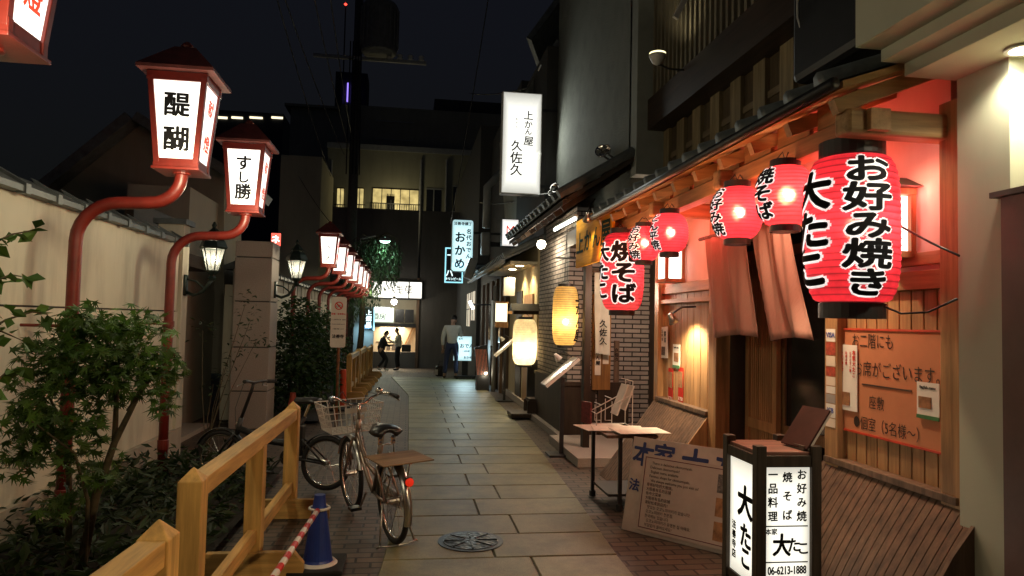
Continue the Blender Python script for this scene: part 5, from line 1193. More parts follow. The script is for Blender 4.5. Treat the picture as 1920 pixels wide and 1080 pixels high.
# white lantern in a wooden stand
B0 = on(990, 785, Z=0)
t = thing('lantern_stand', 'dark wooden stand with little roof carrying the white paper lantern', 'lantern stand', (B0.x, B0.y, 0))
x, y = B0.x+.02, B0.y+.1
MB().box((x-.32, y-.25, .03), (x+.38, y+.25, .1)).build('base', dark_wood, t, bevel=.01)
MB().box((x+.27, y-.05, .1), (x+.34, y+.05, 1.95)).build('post', dark_wood, t)
MB().box((x-.3, y-.05, 1.72), (x+.28, y+.05, 1.78)).build('arm', dark_wood, t)
for s in (-1, 1): MB().prism([(-.32, 0), (.34, .0), (.34, .02), (-.32, .02)], (x, y, 1.86), EX, (0, s*.45, -1) , (0, s*.9, -.43), .22).build('roof_board', dark_wood, t) if False else None
MB().add([(x-.34, y-.2, 1.78), (x+.36, y-.2, 1.78), (x+.36, y, 1.9), (x-.34, y, 1.9), (x-.34, y+.2, 1.78), (x+.36, y+.2, 1.78)], [(0,1,2,3), (3,2,5,4), (0,3,4), (1,5,2), (0,4,5,1)]).build('roof', dark_wood, t)
for s in (-1, 1): MB().box((x-.05+s*.0, y+s*.18-.02, .1), (x+.33, y+s*.18+.02, .3)).build('brace', dark_wood, t)
MB().box((x-.02, y-.18, .28), (x+.33, y+.18, .33)).build('shelf', dark_wood, t)
for s in (0, 1, 2, 3): MB().lathe([(.01, 0), (.03, .003), (.03, .03), (.01, .033)], (x-.28+.6*(s % 2), y-.2+.4*(s//2), 0), 10).build('castor', rubber, t)
wl = paper('cream_lantern_paper', (.95, .8, .5), .22, .6)
c = on(984, 641, Y=y); R = 47/2/F*y; H = 86/F*y
t2, rad = lantern('white cream paper lantern glowing in the dark wooden stand', c, R, H, 20, True, 'white_paper_lantern', wl, 'pale paper lanterns of the oden shops', 1.75, 11, .6, .09, (1, .85, .6), -.13)
MB().box((c.x+.22, c.y-.02, c.z-.3), (c.x+.26, c.y+.01, c.z+.05)).build('side_board', white_paper, t)
MB().box((x+.02, y+.3, 0), (x+.34, y+.36, .95)).build('back_board', black_metal, t)
# projecting white sign
t = thing('white_projecting_sign', 'tall white lit sign reading 上かん屋 久佐久 high on the stucco wall', 'sign', (2, 12, 4.6))
a, b2 = on(944, 170, Y=12.0), on(1013, 366, Y=12.0); w_, h_ = on(1016, 270, Y=12).x-on(941, 270, Y=12).x, a.z-b2.z; c = ((a.x+b2.x)/2, 12.0, (a.z+b2.z)/2)
MB().box((c[0]-w_/2, 12.02, c[2]-h_/2), (c[0]+w_/2, 12.2, c[2]+h_/2)).build('box', white_plastic, t, bevel=.01)
ps = MB().box((c[0]-w_/2+.02, 12.008, c[2]-h_/2+.025), (c[0]+w_/2-.02, 12.0195, c[2]+h_/2-.02)).build('panel', backlit('white_sign_face', (1, .99, .9), .68, (0, 2), 0, .35), t)
letter('lettering', [('上', .11, .58, .17, 'v'), ('か', .11, .41, .15, 'v'), ('ん', .11, .28, .14, 'v'), ('屋', .12, .13, .17, 'v'), ('おでん', -.1, .45, .045, 'v', 1.5), ('久佐久', -.09, .05, .21, 'v', 1.0)], (c[0], 12.008, c[2]), EX, EZ, ink, t, .02, .004, .16)
lamp('white_sign_light', 'AREA', (c[0], 11.9, c[2]), 9, (.95, 1, .92), .8, (c[0]+.6, 9, c[2]-1))
for zz in (.6, -.75): MB().box((c[0]+w_/2, 12.08, c[2]+zz), (2.52, 12.12, c[2]+zz+.05)).build('bracket', black_metal, t)
MB().tube([(c[0], 12.1, c[2]-h_/2-.03), (2.6, 11.9, c[2]-h_/2+.06)], .012, 6).build('tie_rod', steel, t)
for px, py, lab in ((1127, 282, 'pair of round chrome floodlights on the stucco wall'), (1040, 352, 'small chrome floodlights on the wall below the tall white sign')):
    p = on(px, py, X=2.38)
    t = thing('wall_floodlight', lab, 'floodlight', p)
    for dy, rr in ((0, .085), (-.22 if px > 1100 else .3, .06)):
        q = p+Vector((0, dy, -.03*(dy != 0))); Rm = np.array(Vector((-.6, -.75, .25)).to_track_quat('Z', 'Y').to_matrix())
        MB().lathe([(.02, -.12), (rr*.8, -.06), (rr, 0), (rr*.85, -.005), (rr*.3, -.05)], q, 18, R=Rm, cap=False).build('head', chrome, t, smooth=True)
        MB().tube([q+Vector((.05, .05, -.06)), q+Vector((.12, .02, -.12))], .015, 6).build('arm', black_metal, t)
# ================================================================== next shops on the right
def gzr(y): return gz(y)
shop_wall = stained('ochre_shop_wall', (.5, .4, .24), (.35, .27, .16), .85, 60, .15)
k = thing('ochre_shop', 'shop with ochre wall under a low tiled eave with downlights', 'shop', (2.3, 14, 0))
SX = 2.2
box('wall', (SX, 12.05, 0), (SX+.3, 15.4, 3.0), shop_wall, k)
box('sliding_door', (SX-.03, 12.35, .1), (SX, 13.3, 2.1), warm_wood, k)
box('dark_panel', (SX-.02, 13.6, .1), (SX, 14.3, 2.2), dark_wood, k)
box('base_course', (SX-.06, 11.9, 0), (SX+.01, 15.4, .12), granite, k)
box('upper_wall', (SX+.1, 12.1, 3), (SX+.5, 15.4, 6.5), dark_wall, k)
ez = 2.6
box('soffit', (1.72, 12.1, ez), (SX+.1, 15.6, ez+.05), plain('cream_soffit', (.55, .47, .32), .7), k)
ro = MB().prism([(1.62, ez+.06), (2.5, ez+.5), (2.5, ez+.55), (1.62, ez+.11)], (0, 12.1, 0), EX, EZ, (0, 1, 0), 7.0)
for i in range(33): yy = 12.0+i*.21; ro.tube([(1.58, yy, ez+.13), (2.45, yy, ez+.56)], .05, 8)
ro.build('roof_tiles', tile_grey, k)
MB().tube([(1.58, 12.1, ez+.03), (1.58, 18.9, ez+.03)], .05, 8).build('gutter', grey_plastic, k, smooth=True)
for yy in (12.5, 13.4):
    t = thing('eave_downlight', ('nearer' if yy < 13 else 'farther')+' recessed downlight in the cream soffit of the ochre shop', 'ceiling light', (1.95, yy, ez-.01), 'recessed eave downlights')
    MB().lathe([(.07, 0), (.07, .006), (.06, .007)], (1.95, yy, ez-.008), 16).build('lens', glow('eave_lens', (1, .85, .55), 10), t)
    lamp('eave_light', 'SPOT', (1.95, yy, ez-.03), 40, (1, .8, .45), .05, (1.98, yy, 0), 130, .6)
t = thing('round_wall_ornament', 'white angled signboard hanging below the ochre shop eave', 'sign', (1.95, 12.6, 2.3))
a, b2 = on(950, 520, Y=12.6), on(962, 555, Y=12.6)
MB().box((a.x-.05, 12.6, b2.z), (b2.x+.03, 12.68, a.z)).build('board', white_plastic, t, bevel=.006)
p = on(941, 586, Y=12.9)
t = thing('box_wall_lantern', 'small square cream wall lantern on the ochre shop', 'wall lamp', p)
MB().box((p.x-.1, 12.9, p.z-.17), (p.x+.1, 13.05, p.z+.17)).build('shade', glow('cream_box_glass', (1, .88, .6), .8), t); MB().box((p.x-.12, 12.88, p.z+.17), (p.x+.12, 13.07, p.z+.2)).box((p.x-.12, 12.88, p.z-.28), (p.x+.12, 13.07, p.z-.17)).build('frame', warm_wood, t)
MB().box((p.x+.1, 12.95, p.z-.02), (SX, 13.0, p.z+.03)).build('bracket', warm_wood, t)
# M sign
a, b2 = on(941, 410, Y=13.2), on(972, 463, Y=13.2)
t = thing('square_white_sign', 'square white lit sign with a red letter M above the lower roof', 'sign', ((a.x+b2.x)/2, 13.2, b2.z)); c = ((a.x+b2.x)/2, 13.19, (a.z+b2.z)/2)
MB().box((a.x, 13.2, b2.z), (b2.x, 13.34, a.z)).build('box', black_metal, t); MB().box((a.x+.012, 13.19, b2.z+.012), (b2.x-.012, 13.1985, a.z-.012)).build('panel', backlit('m_sign_face', (1, .97, .92), .75, (0, 2), 0), t)
letter('letter', [('M', 0, .05, .27, 'h', 1, .85)], c, EX, EZ, glow('red_neon_ink', (.8, .05, .02), .4), t, -.01, .003); letter('lettering', [('T-0/3', 0, -.17, .06, 'h')], c, EX, EZ, ink, t, .01, .003)
MB().box((b2.x, 13.25, c[2]-.02), (2.35, 13.29, c[2]+.02)).build('bracket', black_metal, t)
# dark shops farther on
k = thing('dark_shop', 'dark timber shop with downpipe beyond the ochre shop', 'shop', (2.3, 18, 0))
box('wall', (SX-.1, 15.4, -.3), (SX+.3, 21, 3.0), dark_wood, k); box('upper_wall', (SX+.15, 15.4, 3), (SX+.6, 21.5, 7), dark_wall, k)
for i, yy in enumerate((15.7, 16.6, 17.5, 18.7, 19.7)): box('post', (SX-.16, yy, -.1), (SX-.1, yy+.1, 2.6), old_wood, k)
box('noren_strip', (SX-.18, 17.0, 1.0), (SX-.165, 17.35, 2.1), cloth, k)
for yy in (15.9, 18.0): box('window', (SX-.12, yy, 1.1), (SX-.101, yy+.55, 2.0), glass_dark, k)
MB().tube([(SX-.25, 16.0, 0), (SX-.25, 16.0, 2.4)], .05, 10).build('downpipe', grey_plastic, k, smooth=True)
k = thing('far_right_building', 'dark building closing the right side behind the standing man', 'building', (3, 26, 0))
box('wall', (2.0, 21, -.6), (6, 33, 7.5), dark_wall, k)
a = on(842, 540, X=1.98)
for yy, z0, z1 in ((21.5, 1.6, 2.5), (23.2, 1.4, 2.5)): box('window', (1.975, yy, z0), (1.998, yy+1.1, z1), glow('pale_window', (1, .85, .65), .22), k); MB().box((1.96, yy+.5, z0), (1.974, yy+.55, z1)).box((1.96, yy, (z0+z1)/2), (1.974, yy+1.1, (z0+z1)/2+.04)).build('window_bar', black_metal, k)
t = thing('air_conditioner', 'grey box unit hanging at a slant below the blue oden sign', 'air conditioner', on(880, 500, Y=16.5))
p = on(880, 505, Y=16.5); MB().beam(p+Vector((-.05, 0, -.22)), p+Vector((.1, 0, .25)), .2, .25, (0, 1, 0)).build('casing', grey_plastic, t, bevel=.02); MB().box((p.x+.1, 16.5, p.z+.1), (2.25, 16.6, p.z+.16)).build('bracket', black_metal, t)
t = thing('stacked_duct', 'pale galvanised duct box on the facade right of the blue oden sign', 'duct', on(915, 440, Y=15.2)); p = on(908, 452, Y=15.2)
MB().box((p.x-.06, 15.2, p.z-.3), (p.x+.14, 15.4, p.z+.2)).build('casing', grey_plastic, t, bevel=.03); MB().tube([p+Vector((.05, .1, .3)), p+Vector((.05, .1, 1.2)), p+Vector((.4, .1, 1.6))], .09, 10).build('pipe', grey_plastic, t, smooth=True); MB().box((p.x+.12, 15.3, p.z-.1), (2.4, 15.4, p.z)).build('bracket', black_metal, t)
# oden sign + beer sign
def cyan(name, s): return backlit(name, (.62, .95, 1), s, (0, 2), 0, .55)
a, b2 = on(848, 411, Y=17), on(886, 510, Y=17); c = ((a.x+b2.x)/2, 16.98, (a.z+b2.z)/2); w_, h_ = b2.x-a.x, a.z-b2.z
t = thing('blue_oden_sign', 'tall rounded blue white lit sign reading おかめ', 'sign', (c[0], 17, c[2]-h_/2))
q = [(x_, z_) for sx, sz, a0 in ((1, 1, 0), (-1, 1, 90), (-1, -1, 180), (1, -1, 270)) for x_, z_ in [(sx*(w_/2-.06)+.06*math.cos(math.radians(a0+d_)), sz*(h_/2-.06)+.06*math.sin(math.radians(a0+d_))) for d_ in (0, 30, 60, 90)]]
MB().prism(q, (c[0], 17.0, c[2]), EX, EZ, EY, .2).build('box', grey_plastic, t)
MB().prism([(x_*.95, z_*.98) for x_, z_ in q], (c[0], 16.985, c[2]), EX, EZ, EY, .0145).build('panel', cyan('oden_face', .62), t)
letter('lettering', [('法善寺横丁', 0, h_*.42, .088, 'h'), ('お', -.06, .34, .27, 'v'), ('か', -.06, .02, .27, 'v'), ('め', -.06, -.3, .26, 'v'), ('名代おでん', .15, .42, .13, 'v', 1.15)], (c[0], 16.985, c[2]), EX, EZ, plain('navy_ink', (.005, .02, .06), .6, bmp=0), t, .035, .003, .05)
MB().box((c[0]+w_/2, 17.05, c[2]-.55), (2.4, 17.1, c[2]-.5)).build('bracket', black_metal, t); MB().box((c[0]+w_/2, 17.05, c[2]+.3), (2.4, 17.1, c[2]+.35)).build('bracket', black_metal, t)
a, b2 = on(835, 464, Y=17.6), on(866, 531, Y=17.6); c = ((a.x+b2.x)/2, 17.59, (a.z+b2.z)/2)
t = thing('blue_framed_beer_sign', 'dark square sign with blue glowing frame behind the おかめ sign', 'sign', (c[0], 17.6, b2.z))
MB().box((a.x, 17.6, b2.z), (b2.x+.02, 17.75, a.z)).build('box', plain('sign_navy', (.01, .015, .03), .4), t)
e = .03; MB().box((a.x, 17.58, b2.z), (a.x+e, 17.599, a.z)).box((b2.x-.01, 17.58, b2.z), (b2.x+.02, 17.599, a.z)).box((a.x+e, 17.58, a.z-e), (b2.x-.01, 17.599, a.z)).box((a.x+e, 17.58, b2.z), (b2.x-.01, 17.599, b2.z+e)).build('frame_light', glow('cyan_edge', (.35, .85, 1), .6), t)
letter('lettering', [('キリンビール', 0, b2.z-c[2]+.1, .075, 'h', 1, .9), ('ハ', -.1, -.2, .2, 'h'), ('ー', -.08, .25, .2, 'h')], (c[0], 17.6, c[2]), EX, EZ, glow('cyan_ink', (.75, .97, 1), .7), t, .03, .004)
MB().box((b2.x, 17.65, c[2]), (2.4, 17.7, c[2]+.05)).build('bracket', black_metal, t)
lamp('oden_sign_light', 'AREA', (1.25, 16.9, 3.1), 6, (.6, .9, 1), .5, (1.25, 12, 0))
# standing oden sign, LED panel
a, b2 = on(859, 630, Y=19.3), on(884, 677, Y=19.3); c = ((a.x+b2.x)/2, 19.29, (a.z+b2.z)/2)
t = thing('standing_oden_sign', 'blue white lit standing sign reading おでん behind the standing man', 'sign', (c[0], 19.4, 0)); x0 = a.x-.12
MB().box((x0, 19.3, b2.z), (b2.x, 19.48, a.z)).build('box', grey_plastic, t); MB().box((x0+.01, 19.285, b2.z+.01), (b2.x-.01, 19.2985, a.z-.01)).build('panel', cyan('standing_face', .65), t)
letter('lettering', [('おでん', .05, .07, .13, 'h'), ('おかめ', .09, -.24, .08, 'h'), ('一品料理', .03, -.07, .05, 'h'), ('名代', -.12, .26, .06, 'h')], (c[0], 19.285, c[2]), EX, EZ, ink_blue, t, .03, .003)
MB().box((c[0]-.06, 19.36, .08), (c[0]+.1, 19.42, b2.z)).build('post', black_metal, t); MB().box((c[0]-.28, 19.2, .04), (c[0]+.32, 19.6, .09)).build('base', black_metal, t)
for s in (0, 1): MB().lathe([(.01, 0), (.04, .003), (.04, .035), (.01, .04)], (c[0]-.2+.45*s, 19.25, 0), 10).build('castor', rubber, t)
lamp('standing_sign_light', 'AREA', (c[0], 19.2, c[2]), 7, (.65, .92, 1), .4, (c[0]-.2, 16, 0))
a, b2 = on(895, 645, Y=16.2), on(917, 705, Y=16.2)
t = thing('led_panel', 'slanted dark panel dotted with small red lights on the right pavement', 'sign', ((a.x+b2.x)/2, 16.2, 0)); sl2 = .1
O = Vector((a.x, 16.2, b2.z)); w_, h_ = b2.x-a.x, a.z-b2.z; Uv = Vector((-.08, .1, 1)).normalized()
MB().prism([(0, 0), (w_, 0), (w_*1.05, h_), (.0, h_-.08)], O, EX, Uv, (0, 1, 0), .08).build('case', black_metal, t)
dm = MB()
for i in range(8):
    for j in range(24): dm.prism([(0, 0), (.007, 0), (.007, .008), (0, .008)], O+Vector((.02+i*(w_-.04)/7.6, -.003, 0))+Uv*(.03+j*(h_-.14)/24), EX, Uv, (0, 1, 0), .002)
dm.build('led_dots', glow('led_dots', (1, .3, .15), .5), t); MB().box((a.x, 16.15, 0), (b2.x, 16.45, b2.z)).build('foot', black_metal, t)
p = on(911, 700, Y=16.1); ball('tiny bright bulb at the foot of the dotted red panel', p, .03, 14, power=1)
p = on(884, 572, Y=18.2); t = thing('cold_wall_light', 'short cold white tube lamp on the dark right facade above the man', 'lamp', p); MB().tube([p+Vector((-.05, 0, .1)), p+Vector((.05, 0, -.1))], .035, 10).build('tube', glow('cold_tube', (.85, .95, 1), 6), t); MB().box((p.x+.03, p.y, p.z), (2.1, p.y+.05, p.z+.04)).build('bracket', black_metal, t)
lamp('cold_light', 'POINT', p+Vector((-.1, -.1, -.1)), 3, (.8, .92, 1), .05)
# ================================================================== FAR END
GZ = gz(40)
# kiosk shop at the end of the alley
a, b2 = on(688, 700, Y=30), on(835, 430, Y=30)
k = thing('corner_shop', 'small shop with a bright serving window at the end of the alley', 'shop', (0, 30, GZ))
kx0, kx1 = on(690, 600, Y=30).x, on(780, 600, Y=30).x; wx1 = on(836, 600, Y=30).x
zt = on(740, 560, Y=30).z; zb = on(740, 618, Y=30).z; zs = on(740, 660, Y=30).z
dw = stained('far_shop_wall', (.1, .09, .08), (.06, .055, .05), .85, 30, .2)
box('counter_wall', (kx0-.4, 30, GZ-.1), (kx1, 30.3, zs), dw, k)
box('side_wall', (kx1+.12, 30, GZ-.1), (wx1+1.2, 30.3, 6.2), dw, k)
box('post', (kx1-.0, 29.95, GZ-.1), (kx1+.12, 30.05, zt+.9), old_wood, k)
box('left_wall', (kx0-1.6, 30, GZ-.1), (kx0-.4, 30.3, zt+.2), dw, k)
box('upper_wall', (kx0-1.6, 30, zt+.85), (kx1, 30.35, 6.2), dw, k)
box('room_back', (kx0-.4, 31.4, zs-.2), (kx1+.1, 31.5, zt), stained('bright_room_wall', (.75, .66, .5), (.55, .45, .32), .8, 60, .1), k)
box('room_ceiling', (kx0-.4, 30.3, zb+.12), (kx1+.1, 31.4, zb+.18), white_plastic, k)
box('room_floor', (kx0-.4, 30.3, zs-.25), (kx1+.1, 31.4, zs-.2), old_wood, k)
box('room_side', (kx1+.1, 30.3, zs-.2), (kx1+.16, 31.4, zt), warm_wood, k)
MB().beam((kx1-.1, 31.3, zb+.1), (kx1-.5, 31.3, zs+.1), .06, .1, (0, 1, 0)).build('brace', warm_wood, k)
box('menu_strip', (kx0+.3, 31.37, zs+.35), (kx0+1.0, 31.395, zs+.38), black_metal, k)
letter('wall_lettering', [('～', kx0+.75, zb-.35, .35, 'h'), ('り', kx0+.55, zb-.8, .5, 'h')], (0, 31.4, 0), EX, EZ, ink, k, .04, .01, .3)
for i in range(2): box('wall_poster', (kx0+.75+.22*i, 31.38, zs+.02), (kx0+.92+.22*i, 31.397, zs+.26), photo2, k)
box('lintel', (kx0-.4, 29.98, zb+.1), (kx1, 30.2, zb+.25), black_metal, k)
lbm = glow('upper_light_panel', (.85, 1, .9), .3)
box('upper_panel', (kx0-.3, 30.05, zb+.3), (kx0+1.05, 30.12, zb+.9), lbm, k); letter('lettering', [('酒房', kx0+.45, zb+.55, .3, 'h')], (0, 30.05, 0), EX, EZ, ink, k, .0, .01, .2)
box('upper_tube', (kx0-.2, 29.96, zb+.84), (kx0+.85, 30.0, zb+.92), glow('upper_tube', (.9, 1, .95), 5), k)
for i in range(2): box('dark_panel', (kx0+1.12+.4*i, 30.02, zb+.3), (kx0+1.48+.4*i, 30.1, zb+.85), black_metal, k)
lamp('shop_room_light', 'AREA', ((kx0+kx1)/2, 30.9, zb+.1), 30, (1, .82, .55), 1.0, ((kx0+kx1)/2, 30.9, 0))
# white long sign
a, b2 = on(699, 527, Y=29.5), on(790, 559, Y=29.5); c = ((a.x+b2.x)/2, 29.5, (a.z+b2.z)/2)
t = thing('long_white_sign', 'long white lit sign over the shop at the alley end, partly behind the willow', 'sign', (c[0], 29.5, b2.z)); xs_ = on(767, 540, Y=29.5).x
for x0, x1 in ((a.x, xs_-.03), (xs_+.03, b2.x)): MB().box((x0, 29.5, b2.z), (x1, 29.75, a.z)).build('panel', glow('long_sign_face', (1, .97, .88), .9), t)
MB().box((a.x-.05, 29.76, b2.z-.05), (b2.x+.05, 29.95, a.z+.05)).build('casing', black_metal, t)
letter('lettering', [('浅', .05, .0, .42, 'h'), ('草', .45, .0, .4, 'h')], c, EX, EZ, ink, t, -.005, .01, .2)
p = on(739, 566, Y=29.3); ball('round white globe lamp under the long white sign', p, .13, 7, (1, .92, .75), 18, 'globe_lamp')
# blue small sign & palm wall at left
a, b2 = on(684, 578, Y=28.6), on(699, 617, Y=28.6); c = ((a.x+b2.x)/2, 28.6, (a.z+b2.z)/2)
t = thing('narrow_blue_sign', 'narrow blue lit vertical sign left of the serving window', 'sign', (c[0], 28.6, b2.z))
MB().box((a.x, 28.6, b2.z), (b2.x, 28.75, a.z)).build('box', plain('deep_blue', (.01, .03, .06), .4), t); MB().box((b2.x+.01, 28.6, b2.z-.05), (b2.x+.06, 28.7, a.z+.05)).box((a.x-.06, 28.6, b2.z-.05), (a.x-.01, 28.7, a.z+.05)).build('edge_light', glow('cyan_edge_far', (.4, .85, 1), .55), t)
letter('lettering', [('上燗屋', 0, .36, .22, 'v', 1.1)], c, EX, EZ, glow('cyan_text_far', (.7, .95, 1), 1.2), t, .04, .01); MB().box((a.x, 28.75, c[2]), (b2.x, 29.98, c[2]+.05)).build('bracket', black_metal, t)
lp = stained('blue_grey_wall', (.3, .36, .38), (.2, .24, .26), .8, 40, .1)
t = tag(box('end_wall', (on(668, 640, Y=29).x-.6, 28.8, GZ), (on(700, 640, Y=29).x, 29.2, on(690, 575, Y=29).z), lp), 'pale blue grey wall end below the narrow blue sign', 'wall')
lamp('blue_sign_light', 'AREA', (c[0]-.1, 28.4, c[2]-.3), 5, (.55, .88, 1), .3, (c[0]-.1, 29, -.4))
# back apartment building
bk = thing('dark_apartment_building', 'dark apartment building with lit yellow windows and railings closing the alley', 'building', (0, 40, GZ))
Y = 40.
def xz(px, py, y=Y): v = on(px, py, Y=y); return v.x, v.z
bw = stained('apartment_wall', (.34, .33, .24), (.24, .235, .18), .85, 20, .2)
(xa, za), (xb, zb2) = xz(600, 700), xz(1040, 290)
box('wall', (xa, Y, GZ), (xb, Y+10, zb2), bw, bk)
(x1_, z1_) = xz(640, 195, 42); (x2_, _) = xz(1045, 195, 42)
box('upper_wall', (x1_, 42, zb2), (x2_, 50, z1_), stained('upper_apartment_wall', (.26, .25, .2), (.2, .19, .15), .85, 20, .2), bk)
(x3_, z3_) = xz(815, 185, 44); box('roof_house', (x3_, 44, z1_), (x2_+3, 50, z3_), dark_wall, bk)
(u0, v0), (u1, v1) = xz(705, 225, 41.97), xz(775, 265, 41.97); MB().box((u0, 41.95, v1), (u1, 41.99, v1+.06)).box((u0, 41.95, v0-.06), (u1, 41.99, v0)).build('balcony_rail', grey_plastic, bk)
wm = glow('lit_window', (1, .78, .3), .4, (.5, .4, .2), .75, 1.4)
for x0, x1 in ((632, 644), (667, 681), (699, 784)):
    (p0, q0), (p1, q1) = xz(x0, 352, Y-.03), xz(x1, 404, Y-.03)
    o = box('window', (p0, Y-.03, q1), (p1, Y+.0-.003, q0), wm, bk); f = MB()
    n = max(2, int((p1-p0)/.5))
    for i in range(n+1): xx = p0+(p1-p0)*i/n; f.box((xx-.02, Y-.06, q1), (xx+.02, Y-.031, q0))
    f.box((p0, Y-.06, q0-.04), (p1, Y-.032, q0+.02)); f.build('window_frame', black_metal, o)
    f = MB()
    for i in range(int((p1-p0)/.13)): xx = p0+.06+i*.13; f.box((xx, Y-.2, q1-.1), (xx+.035, Y-.17, q1+.55))
    f.box((p0-.1, Y-.205, q1+.55), (p1+.1, Y-.165, q1+.6)); f.build('railing', black_metal, o)
    if x0 == 699:
        f = MB(); c0 = p0+(p1-p0)*.3; f.box((c0, Y-.05, q1), (c0+.45, Y-.032, q1+.8))
        for i in range(5): f.lathe([(.05, .8), (.05, 1.0), (.02, 1.06), (.02, 1.15)], (c0+.05+i*.09, Y-.05, q1), 8)
        f.build('bottles', ink, o)
dw_m = plain('unlit_window', (.02, .022, .025), .15)
for (wx_, wy_, ww_, wh_) in ((800, 355, 26, 45), (850, 350, 40, 48), (905, 352, 30, 40), (612, 360, 12, 40), (800, 460, 26, 50), (690, 455, 22, 42)):
    (p0, q0), (p1, q1) = xz(wx_, wy_, Y-.03), xz(wx_+ww_, wy_+wh_, Y-.03)
    o = box('window', (p0, Y-.03, q1), (p1, Y-.003, q0), dw_m, bk); f = MB(); f.box((p0-.06, Y-.08, q1-.06), (p1+.06, Y-.031, q1)).box((p0-.06, Y-.08, q0), (p1+.06, Y-.031, q0+.06)).box(((p0+p1)/2-.03, Y-.07, q1), ((p0+p1)/2+.03, Y-.031, q0)); f.build('window_frame', grey_plastic, o)
pv = MB()
for px_ in (790, 838, 622): (p0, q0), (_, q1) = xz(px_, 300, Y-.1), xz(px_, 560, Y-.1); pv.tube([(p0, Y-.1, q1), (p0, Y-.1, q0)], .07, 8)
pv.build('drain_pipe', grey_plastic, bk)
MB().box((xa-.05, Y-.12, zb2-.35), (xb+.1, Y-.004, zb2-.05)).build('parapet_band', grey_plastic, bk)
for px_, py_ in ((826, 398), (896, 398)):
    (p0, q0) = xz(px_, py_, Y-.5); tag(MB().box((p0, Y-.5, q0-.65), (p0+.85, Y-.05, q0)).lathe([(.02, 0), (.26, .0), (.26, .03), (.02, .03)], (p0+.4, Y-.51, q0-.33), 16, R=np.array([[1., 0, 0], [0, 0, -1.], [0, 1, 0]])).build('air_conditioner', grey_plastic), 'grey air conditioner on the dark apartment wall, %s of the two' % ('left' if px_ < 850 else 'right'), 'air conditioner', 'air conditioners on the apartment wall')
(u0, v0), (u1, v1) = xz(667, 417, 39.5), xz(762, 429, 39.5); MB().box((u0, 38.6, v1), (u1, 39.99, v0)).build('canopy', grey_plastic, bk)
(u0, v0), (u1, v1) = xz(742, 470, Y-.03), xz(778, 523, Y-.03); o = box('window', (u0, Y-.03, v1), (u1, Y-.003, v0), glow('dim_window', (.5, .42, .25), .1), bk); MB().box((u0-.08, Y-.1, v1-.08), (u0, Y-.031, v0+.05)).box((u1, Y-.1, v1-.08), (u1+.08, Y-.031, v0+.05)).box((u0, Y-.1, v1-.08), (u1, Y-.031, v1)).build('window_frame', white_plastic, o); MB().box((u0+.02, Y-.08, v0-1.2), (u0+.25, Y-.032, v0-.05)).build('lit_strip', glow('strip_window', (1, .75, .35), .8), o)
lamp('added_facade_fill', 'POINT', (xz(742, 380, 38.6)[0], 38.6, xz(742, 380, 38.6)[1]), 20, (1, .86, .5), .3)  # added lamp hung outside the windows to lift the facade
# left apartment block
bl = thing('left_apartment_block', 'plain olive apartment block with flat roof behind the far wall', 'building', (-6, 34, GZ))
y = 33.; (p0, q0), (p1, _) = xz(527, 290, y), xz(604, 290, y)
box('wall', (p0, y, GZ), (p1, y+5, q0), stained('olive_block', (.5, .46, .32), (.38, .35, .25), .85, 20, .2), bl)
y2 = 54.; (p0, q0), (p1, _) = xz(545, 200, y2), xz(660, 200, y2)
box('tower_wall', (p0, y2+.1, GZ), (p1, y2+6, q0), stained('dark_olive_block', (.32, .31, .24), (.24, .235, .18), .85, 20, .2), bl)
box('roof_slab', (p0-.4, y2-.3, q0), (p1+.4, y2+6.3, q0+.18), bw, bl)
# red lit sign at left
a, b2 = on(509, 437, Y=26), on(525, 461, Y=26); t = thing('small_red_sign', 'small red and white lit sign seen over the stone pillar', 'sign', ((a.x+b2.x)/2, 26, b2.z)); MB().box((a.x, 26, b2.z), (b2.x, 26.1, a.z)).build('panel', glow('red_sign_face', (1, .12, .08), 1), t); letter('lettering', [('ネ', 0, 0, .3, 'h')], ((a.x+b2.x)/2, 26, (a.z+b2.z)/2), EX, EZ, glow('white_sign_ink', (1, .95, .9), 1.5), t, .03, .01); MB().tube([((a.x+b2.x)/2, 26.2, 0), ((a.x+b2.x)/2, 26.2, a.z)], .06, 8).build('post', black_metal, t)
# dark gabled house behind the left wall
hs = thing('gabled_house', 'dark gabled temple house rising behind the plaster wall', 'house', (-6, 11, 0))
y = 12.; pts = [on(100, 365, Y=y), on(262, 235, Y=y), on(420, 330, Y=y), on(420, 700, Y=y), on(100, 700, Y=y)]
gm = stained('house_wall', (.26, .24, .19), (.18, .165, .13), .85, 30, .2)
MB().prism([(p.x, p.z) for p in pts], (0, y, 0), EX, EZ, EY, 1.2).build('wall', gm, hs)
rf = MB()
for i in (0, 1): A_, B_ = pts[i], pts[i+1]; d = (B_-A_).normalized(); nn = Vector((-d.z, 0, d.x)); s = -1 if i == 0 else 1; A2_ = A_-d*(.5 if i == 0 else 0); B2_ = B_+d*(.5 if i == 1 else 0); rf.prism([(A2_.x, A2_.z), (B2_.x, B2_.z), (B2_.x+nn.x*.15, B2_.z+nn.z*.15), (A2_.x+nn.x*.15, A2_.z+nn.z*.15)], (0, y-.35, 0), EX, EZ, EY, 1.8)
rf.build('roof', tile_grey, hs)
a, b2 = on(240, 345, Y=10.5), on(352, 460, Y=10.5); t = tag(box('cross_wall', (a.x, 10.5, 0), (b2.x, 12, a.z), stained('cross_wall_render', (.34, .32, .26), (.24, .23, .19), .85, 30, .2)), 'pale cross wall between the gate and the gabled house', 'shed')  # block drawn for the cross wall behind the wall end
